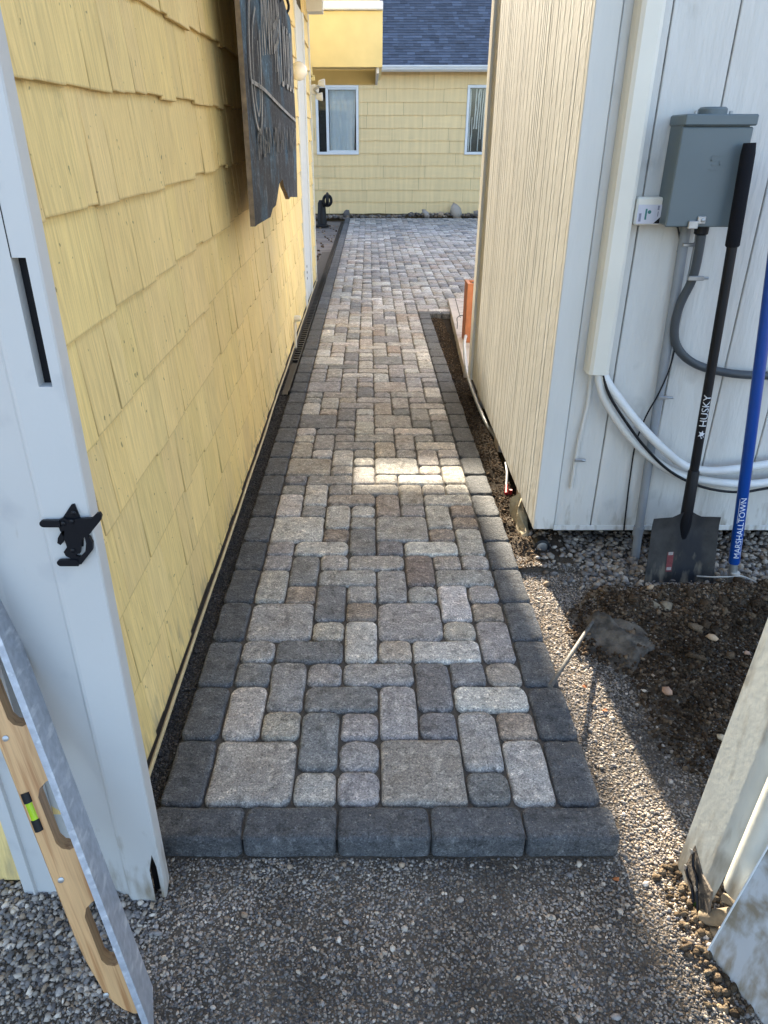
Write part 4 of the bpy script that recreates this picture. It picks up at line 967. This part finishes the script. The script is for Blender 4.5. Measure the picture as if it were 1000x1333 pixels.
# ------------------------------------------------------------------ left gate stile with latch
t = thing('vinyl_gate_stile', (-.55, 1.07, -.06), 'white vinyl gate end post with a slot and black latch at the near left', 'gate')
GY = 1.065; XL, XR = -.543, -.469; z0, z1 = -.075, 1.95
sl = (-.506, -.485, 1.168, 1.356); nt_ = (-.493, -.476, .10)
b = B()
def fq(xa, xb, za, zb): b.add([(xa, GY, za), (xb, GY, za), (xb, GY, zb), (xa, GY, zb)], [(0, 1, 2, 3)])
fq(XL, nt_[0], z0, sl[2]); b.add([(nt_[0], GY, .05), ((nt_[0] + nt_[1]) / 2 + .003, GY, nt_[2]), (nt_[1], GY, .06), (nt_[1], GY, sl[2]), (nt_[0], GY, sl[2])], [(0, 1, 2, 3, 4)])
fq(nt_[1], XR, z0 + .03, sl[2]); fq(XL, sl[0], sl[2], z1); fq(sl[1], XR, sl[2], z1); fq(sl[0], sl[1], sl[3], z1)
for (xa, xb) in ((sl[0], sl[0]), (sl[1], sl[1])): b.add([(xa, GY, sl[2]), (xa, GY + .022, sl[2]), (xa, GY + .022, sl[3]), (xa, GY, sl[3])], [(0, 1, 2, 3)])
b.add([(sl[0], GY, sl[2]), (sl[1], GY, sl[2]), (sl[1], GY + .022, sl[2]), (sl[0], GY + .022, sl[2])], [(0, 1, 2, 3)])
b.add([(XR, GY, z0 + .03), (XR + .002, GY + .004, z0 + .03), (XR + .002, GY + .004, z1), (XR, GY, z1)], [(0, 1, 2, 3)])
b.add([(XR + .002, GY + .004, z0 + .03), (XR - .004, GY + .05, z0 + .03), (XR - .004, GY + .05, z1), (XR + .002, GY + .004, z1)], [(0, 1, 2, 3)])
# rounded fold then the long recessed side, ribs included
side = [(XL, GY), (XL - .006, GY + .0015), (XL - .011, GY + .006), (XL - .015, GY + .012), (XL - .13, GY + .045), (-.76, GY + .05)]
for p, q_ in zip(side[:-1], side[1:]):
    b.add([(p[0], p[1], z0), (q_[0], q_[1], z0), (q_[0], q_[1], z1), (p[0], p[1], z1)], [(0, 1, 2, 3)])
b.out('stile', 'vinyl_foot', t, True, 25)
for q_ in ((sl[0] - .004, sl[1] + .004, GY + .0225, GY + .026, sl[2] - .004, sl[3] + .004), (nt_[0] - .01, nt_[1] + .004, GY + .03, GY + .034, z0, .12)): B().box(*q_).out('dark_inside', 'blackmetal', t)  # black plates put the shade of the hollow behind slot and notch
b = B(); b.add([(sl[0], GY - .0004, sl[3]), (sl[0] + .0016, GY - .0004, sl[3]), (sl[0] + .0016, GY - .0004, z1), (sl[0], GY - .0004, z1)], [(0, 1, 2, 3)]); b.out('seam', 'blackmetal', t)
# latch: outlines in gate-face coordinates (mm from the latch centre)
lx, lz = -.497, .918
def mm(u, v, d): return (lx + u * .001, GY - d * .001, lz + v * .001)
def lp(name, pts, d0, d1, m='blackmetal', par=None): return B().prism(pts[::-1], mm, d0, d1).out(name, m, par or t)
def rbar(x0, x1, y, r):
    return [(x0 + r * math.cos(R(a)), y + r * math.sin(R(a))) for a in range(90, 271, 30)] + [(x1, y - r), (x1, y + r)]
la = lp('latch', [(-18, 22), (4, 50), (9, 51), (14, 24), (14, -5), (9, -30), (-12, -30), (-16, 0)], .2, 3)
lp('latch_arm', rbar(-46, -18, 18, 6.2), 6, 12, par=la)
lp('latch_lever', [(10, 28), (38, 30), (47, 39), (53, 40), (55, 34), (52, 26), (36, 8), (24, -6), (12, 0), (6, 14)], 8, 14, par=la)
lp('latch_body', [(-22, 16), (-20, 24), (-12, 28), (-4, 24), (12, 26), (22, 14), (22, -2), (10, -18), (4, -40), (-8, -44), (-16, -30), (-18, -8), (-22, 6)], 3.2, 9, par=la)
lp('latch_hook', [(-20, 2), (-14, 4), (-18, -8), (-20, -18), (-26, -24), (-31, -20), (-28, -10)], 3.2, 9, par=la)
lp('latch_hook', [(18, -6), (26, -8), (29, -20), (26, -34), (2, -62), (-6, -56), (14, -36), (18, -20)], 3.2, 10, par=la)
lp('latch_jaw', [(-18, -30), (-12, -27), (-10, -38), (-4, -46), (8, -50), (2, -56), (-10, -54), (-22, -46), (-24, -38)], 3.2, 8, par=la)
lp('latch_foot', rbar(-32, -2, -58, 6.0), 6, 12, par=la)
for u, v in ((-13, 18), (8, 38), (-7, -34), (2, 22)): B().lathe(mm(u, v, 9.5), [(4.2e-3, 0), (4.2e-3, .0015), (.002, .0028)], 10, 'y').out('latch_rivet', 'blackmetal', la, True)
# jamb strip on the house corner behind the gate
t = thing('gate_jamb', (-.77, 1.09, -.07), 'ribbed white vinyl strip against the house corner at lower left', 'jamb')
b = B(); b.prism([(-.800, 1.108), (-.800, 1.078), (-.776, 1.078), (-.774, 1.070), (-.770, 1.070), (-.768, 1.078), (-.700, 1.078), (-.700, 1.108)], lambda u, v, d: (u, v, d), -.075, 1.9); b.out('strip', 'vinyl', t)

# ------------------------------------------------------------------ darby (aluminium blade with wooden grip) leaning on the gate
D0 = Vector((-.437, .825, -.075)); D1 = Vector((-.585, .985, .42))
dy = (D1 - D0).normalized()
cdir = (Vector((0, 0, 1.5)) - (D0 + dy * .25)).normalized()
dz = (cdir - dy * cdir.dot(dy)).normalized()             # wooden side faces the viewer side
dx = dy.cross(dz)
if dx.x > 0: dx = -dx
rt = Matrix.Rotation(R(-19), 3, dy); dz = rt @ dz; dx = rt @ dx
t = thing('concrete_darby', D0, 'long aluminium darby with a wooden grip and green level vial leaning at lower left', 'darby')
Mt = Matrix(((dx.x, dy.x, -dz.x if False else dz.x, D0.x), (dx.y, dy.y, dz.y, D0.y), (dx.z, dy.z, dz.z, D0.z), (0, 0, 0, 1)))
if Mt.to_3x3().determinant() < 0:
    dz = -dz; Mt = Matrix(((dx.x, dy.x, dz.x, D0.x), (dx.y, dy.y, dz.y, D0.y), (dx.z, dy.z, dz.z, D0.z), (0, 0, 0, 1)))
    DS = -1
else: DS = 1
t.matrix_world = Mt
LN = 1.15
# outline of the grip in (x = away from blade, y = along)
def hole(y0, y1, d=.042):
    return [(0, y0), (d * .55, y0 - .004), (d * .85, y0 + .004), (d, y0 + .018), (d, y1 - .024), (d * .8, y1 - .008), (d * .45, y1), (0, y1 + .004)]
ol = [(0, .035)]
ol += hole(.155, .295) + hole(.415, .555) + hole(.675, .815)
ol += [(0, LN - .03), (.03, LN - .03), (.068, LN - .12), (.074, LN - .2), (.074, .24), (.072, .19), (.067, .145), (.059, .108), (.048, .078), (.036, .056), (.022, .040), (.010, .035)]
bm_pts = ol
hw = .019
V = []; n_ = len(ol); cxo = .036
for d, ins in ((-hw, .004), (-hw + .006, 0), (hw - .006, 0), (hw, .004)):
    for (a, c) in ol:
        aa = a
        if ins and a > .02: aa = a - ins * (1 if a > .06 else -.0)
        V.append((aa + .003, c, d * 1.0))
F = [tuple(range(n_))[::-1], tuple(3 * n_ + i for i in range(n_))]
for k in range(3): F += [(k * n_ + i, k * n_ + (i + 1) % n_, (k + 1) * n_ + (i + 1) % n_, (k + 1) * n_ + i) for i in range(n_)]
ORG[t.name] = Vector((0, 0, 0))
make('wooden_grip', V, F, 'wood', t, True, local=True, angle=50)
B().box(-.004, .002, -.07, LN + .02, -.044, .044, .001).out('blade', 'alu', t, local=True)
for dd in (-1, 1): B().box(-.004, .008, -.07, LN + .02, .0445 * dd - .002, .0445 * dd + .002).out('blade_lip', 'alu', t, local=True)
S_ = DS
vy = .50
def cap_(y0, y1, m, nm, r=.0095):
    B().tube([(.064, y0, S_ * .0145), (.064, y1, S_ * .0145)], r, 12).out(nm, m, t, True, local=True)
cap_(vy - .012, vy + .032, 'vial', 'level_vial', .008); cap_(vy - .032, vy - .008, 'black', 'vial_cap'); cap_(vy + .028, vy + .048, 'black', 'vial_cap')
for y_ in (.10, .36, .66): B().lathe((.060, y_, S_ * .019), [(.0058, 0), (.0058, S_ * .0016), (.003, S_ * .0026)], 10, 'z').out('screw', 'steel', t, True, local=True)

# ------------------------------------------------------------------ right gate
t = thing('vinyl_gate_leaf', (.75, 1.16, -.07), 'sunlit muddy white vinyl gate panel with rounded ridge at the near right', 'gate')
lean = .05
pr = [(.746, 1.160), (.748, 1.11), (.750, 1.06), (.752, 1.022), (.7575, 1.017), (.7575, 1.012), (.749, 1.004), (.745, .990), (.7465, .976), (.752, .965), (.762, .957), (.78, .953), (.9, .985), (1.2, 1.06)]
pr2 = [(x + .004, y + .006) for x, y in pr[::-1]]
def gz(u, v, d): return (u + lean * (d + .07), v, d)
b = B(); n_ = len(pr); N = 10
V = []
for k in range(N + 1):
    z = -.072 + 2.0 * k / N; V += [gz(u, v, z + (.165 if (k == 0 and v < 1.02) else 0)) for u, v in pr]
b.add(V, [(k * n_ + i, k * n_ + i + 1, (k + 1) * n_ + i + 1, (k + 1) * n_ + i) for k in range(N) for i in range(n_ - 1)])
b.add([gz(.746, 1.16, -.072), gz(.75, 1.165, -.072), gz(.75, 1.165, 1.9), gz(.746, 1.16, 1.9)], [(0, 1, 2, 3)])
b.out('panel', 'vinyl_dirty', t, True, 50)
fx = lambda u, v, d: (.750 + lean * (v + .07) - d, u, v)
B().prism([(1.124, .056), (1.130, -.036), (1.06, -.058), (1.012, -.050), (1.004, -.02), (1.024, .035), (1.07, .03)], fx, -.001, .004).out('hinge_plate', 'rusty', t)
for pts_ in ([(1.115, .046), (1.10, .018), (1.075, .010), (1.058, -.014), (1.034, -.046)], [(1.122, -.012), (1.10, -.026), (1.075, -.030), (1.055, -.052)]):
    B().tube([fx(u, v, .008) for u, v in pts_], .0032, 8, smoothn=3).out('hinge_rod', 'blackmetal', t, True)
for u, v in ((1.116, .046), (1.120, -.014), (1.062, -.010)): B().lathe((.741, u, v), [(.006, 0), (.005, .004)], 10, 'x').out('bolt', 'steel', t, True)
b = B(); b.tube([(.752, 1.020, -.048), (.766, 1.000, -.020), (.786, .985, .010)], [.017, .024, .017], 14, smoothn=3); b.out('hinge_barrel', 'mud', t, True)
b = B(); b.tube([(.748, 1.010, -.068), (.758, .985, -.052), (.775, .968, -.040), (.79, .962, -.03)], [.012, .019, .020, .012], 12, smoothn=3); b.out('mud_clump', 'mud', t, True)
b = B(); b.tube([(.772, 1.005, .040), (.780, .985, .055), (.79, .97, .05)], [.010, .016, .010], 10, smoothn=2); b.out('mud_clump', 'mud', t, True)
t = thing('vinyl_board', (.73, .945, -.07), 'dirty white vinyl board standing at the lower right corner', 'board')
c0 = Vector((.728, .945, -.069)); e1 = Vector((.055, -.135, -.0)); up = Vector((.055, .0, .40))
th_ = Vector((.006, .003, 0))
Pq = [c0, c0 + e1 * .55 + Vector((0, 0, -.004)), c0 + e1 * 1.0 + Vector((0, 0, -.012)), c0 + e1 * 2.2 + Vector((0, 0, -.02)), c0 + e1 * 2.2 + up * 2.5, c0 + up * 2.5]
b = B(); n_ = len(Pq); b.add(Pq + [p + th_ for p in Pq], [tuple(range(n_)), tuple(range(n_, 2 * n_))[::-1]] + [(i, n_ + i, n_ + (i + 1) % n_, (i + 1) % n_) for i in range(n_)])
b.out('board', 'vinyl_board', t)
nn = e1.cross(up).normalized() * -.001
if nn.x > 0: nn = -nn
B().tube([c0 + nn * 2, c0 + up * 2.5 + nn * 2], .0022, 6).out('edge_bead', 'whitetube', t, True)
t = thing('weed_sprig', (.745, 1.02, -.07), 'tiny yellow green weed at the foot of the right gate', 'weed')
b = B()
for k in range(7):
    a = k * 2.4; p = Vector((.748, 1.045, -.06)); d = Vector((math.cos(a) * .010, math.sin(a) * .010, .016)); s2 = Vector((-math.sin(a), math.cos(a), 0)) * .0035
    b.add([p, p + d * .6 + s2, p + d, p + d * .6 - s2], [(0, 1, 2, 3)])
b.out('leaves', 'foliage', t)

for x, y, a_, lb in ((.690, 1.80, .4, 'orange leaf scrap in the sunlit gravel near the stake'), (.728, 1.69, 1.9, 'small orange leaf scrap at the edge of the shed shadow'), (.590, 1.12, 2.6, 'brownish leaf scrap by the near right corner of the pavers')):
    z_ = hgt(x, y) + .007; V = []
    for k in range(7):
        q_ = 2 * math.pi * k / 7 + a_; rr_ = .006 * (1 + .5 * math.cos(q_ - a_)); V.append((x + rr_ * math.cos(q_) * 1.3, y + rr_ * math.sin(q_), z_ + .003 * math.sin(2 * q_)))
    prop(make('leaf', V, [tuple(range(7))], 'leaf_dry'), lb, 'leaf')
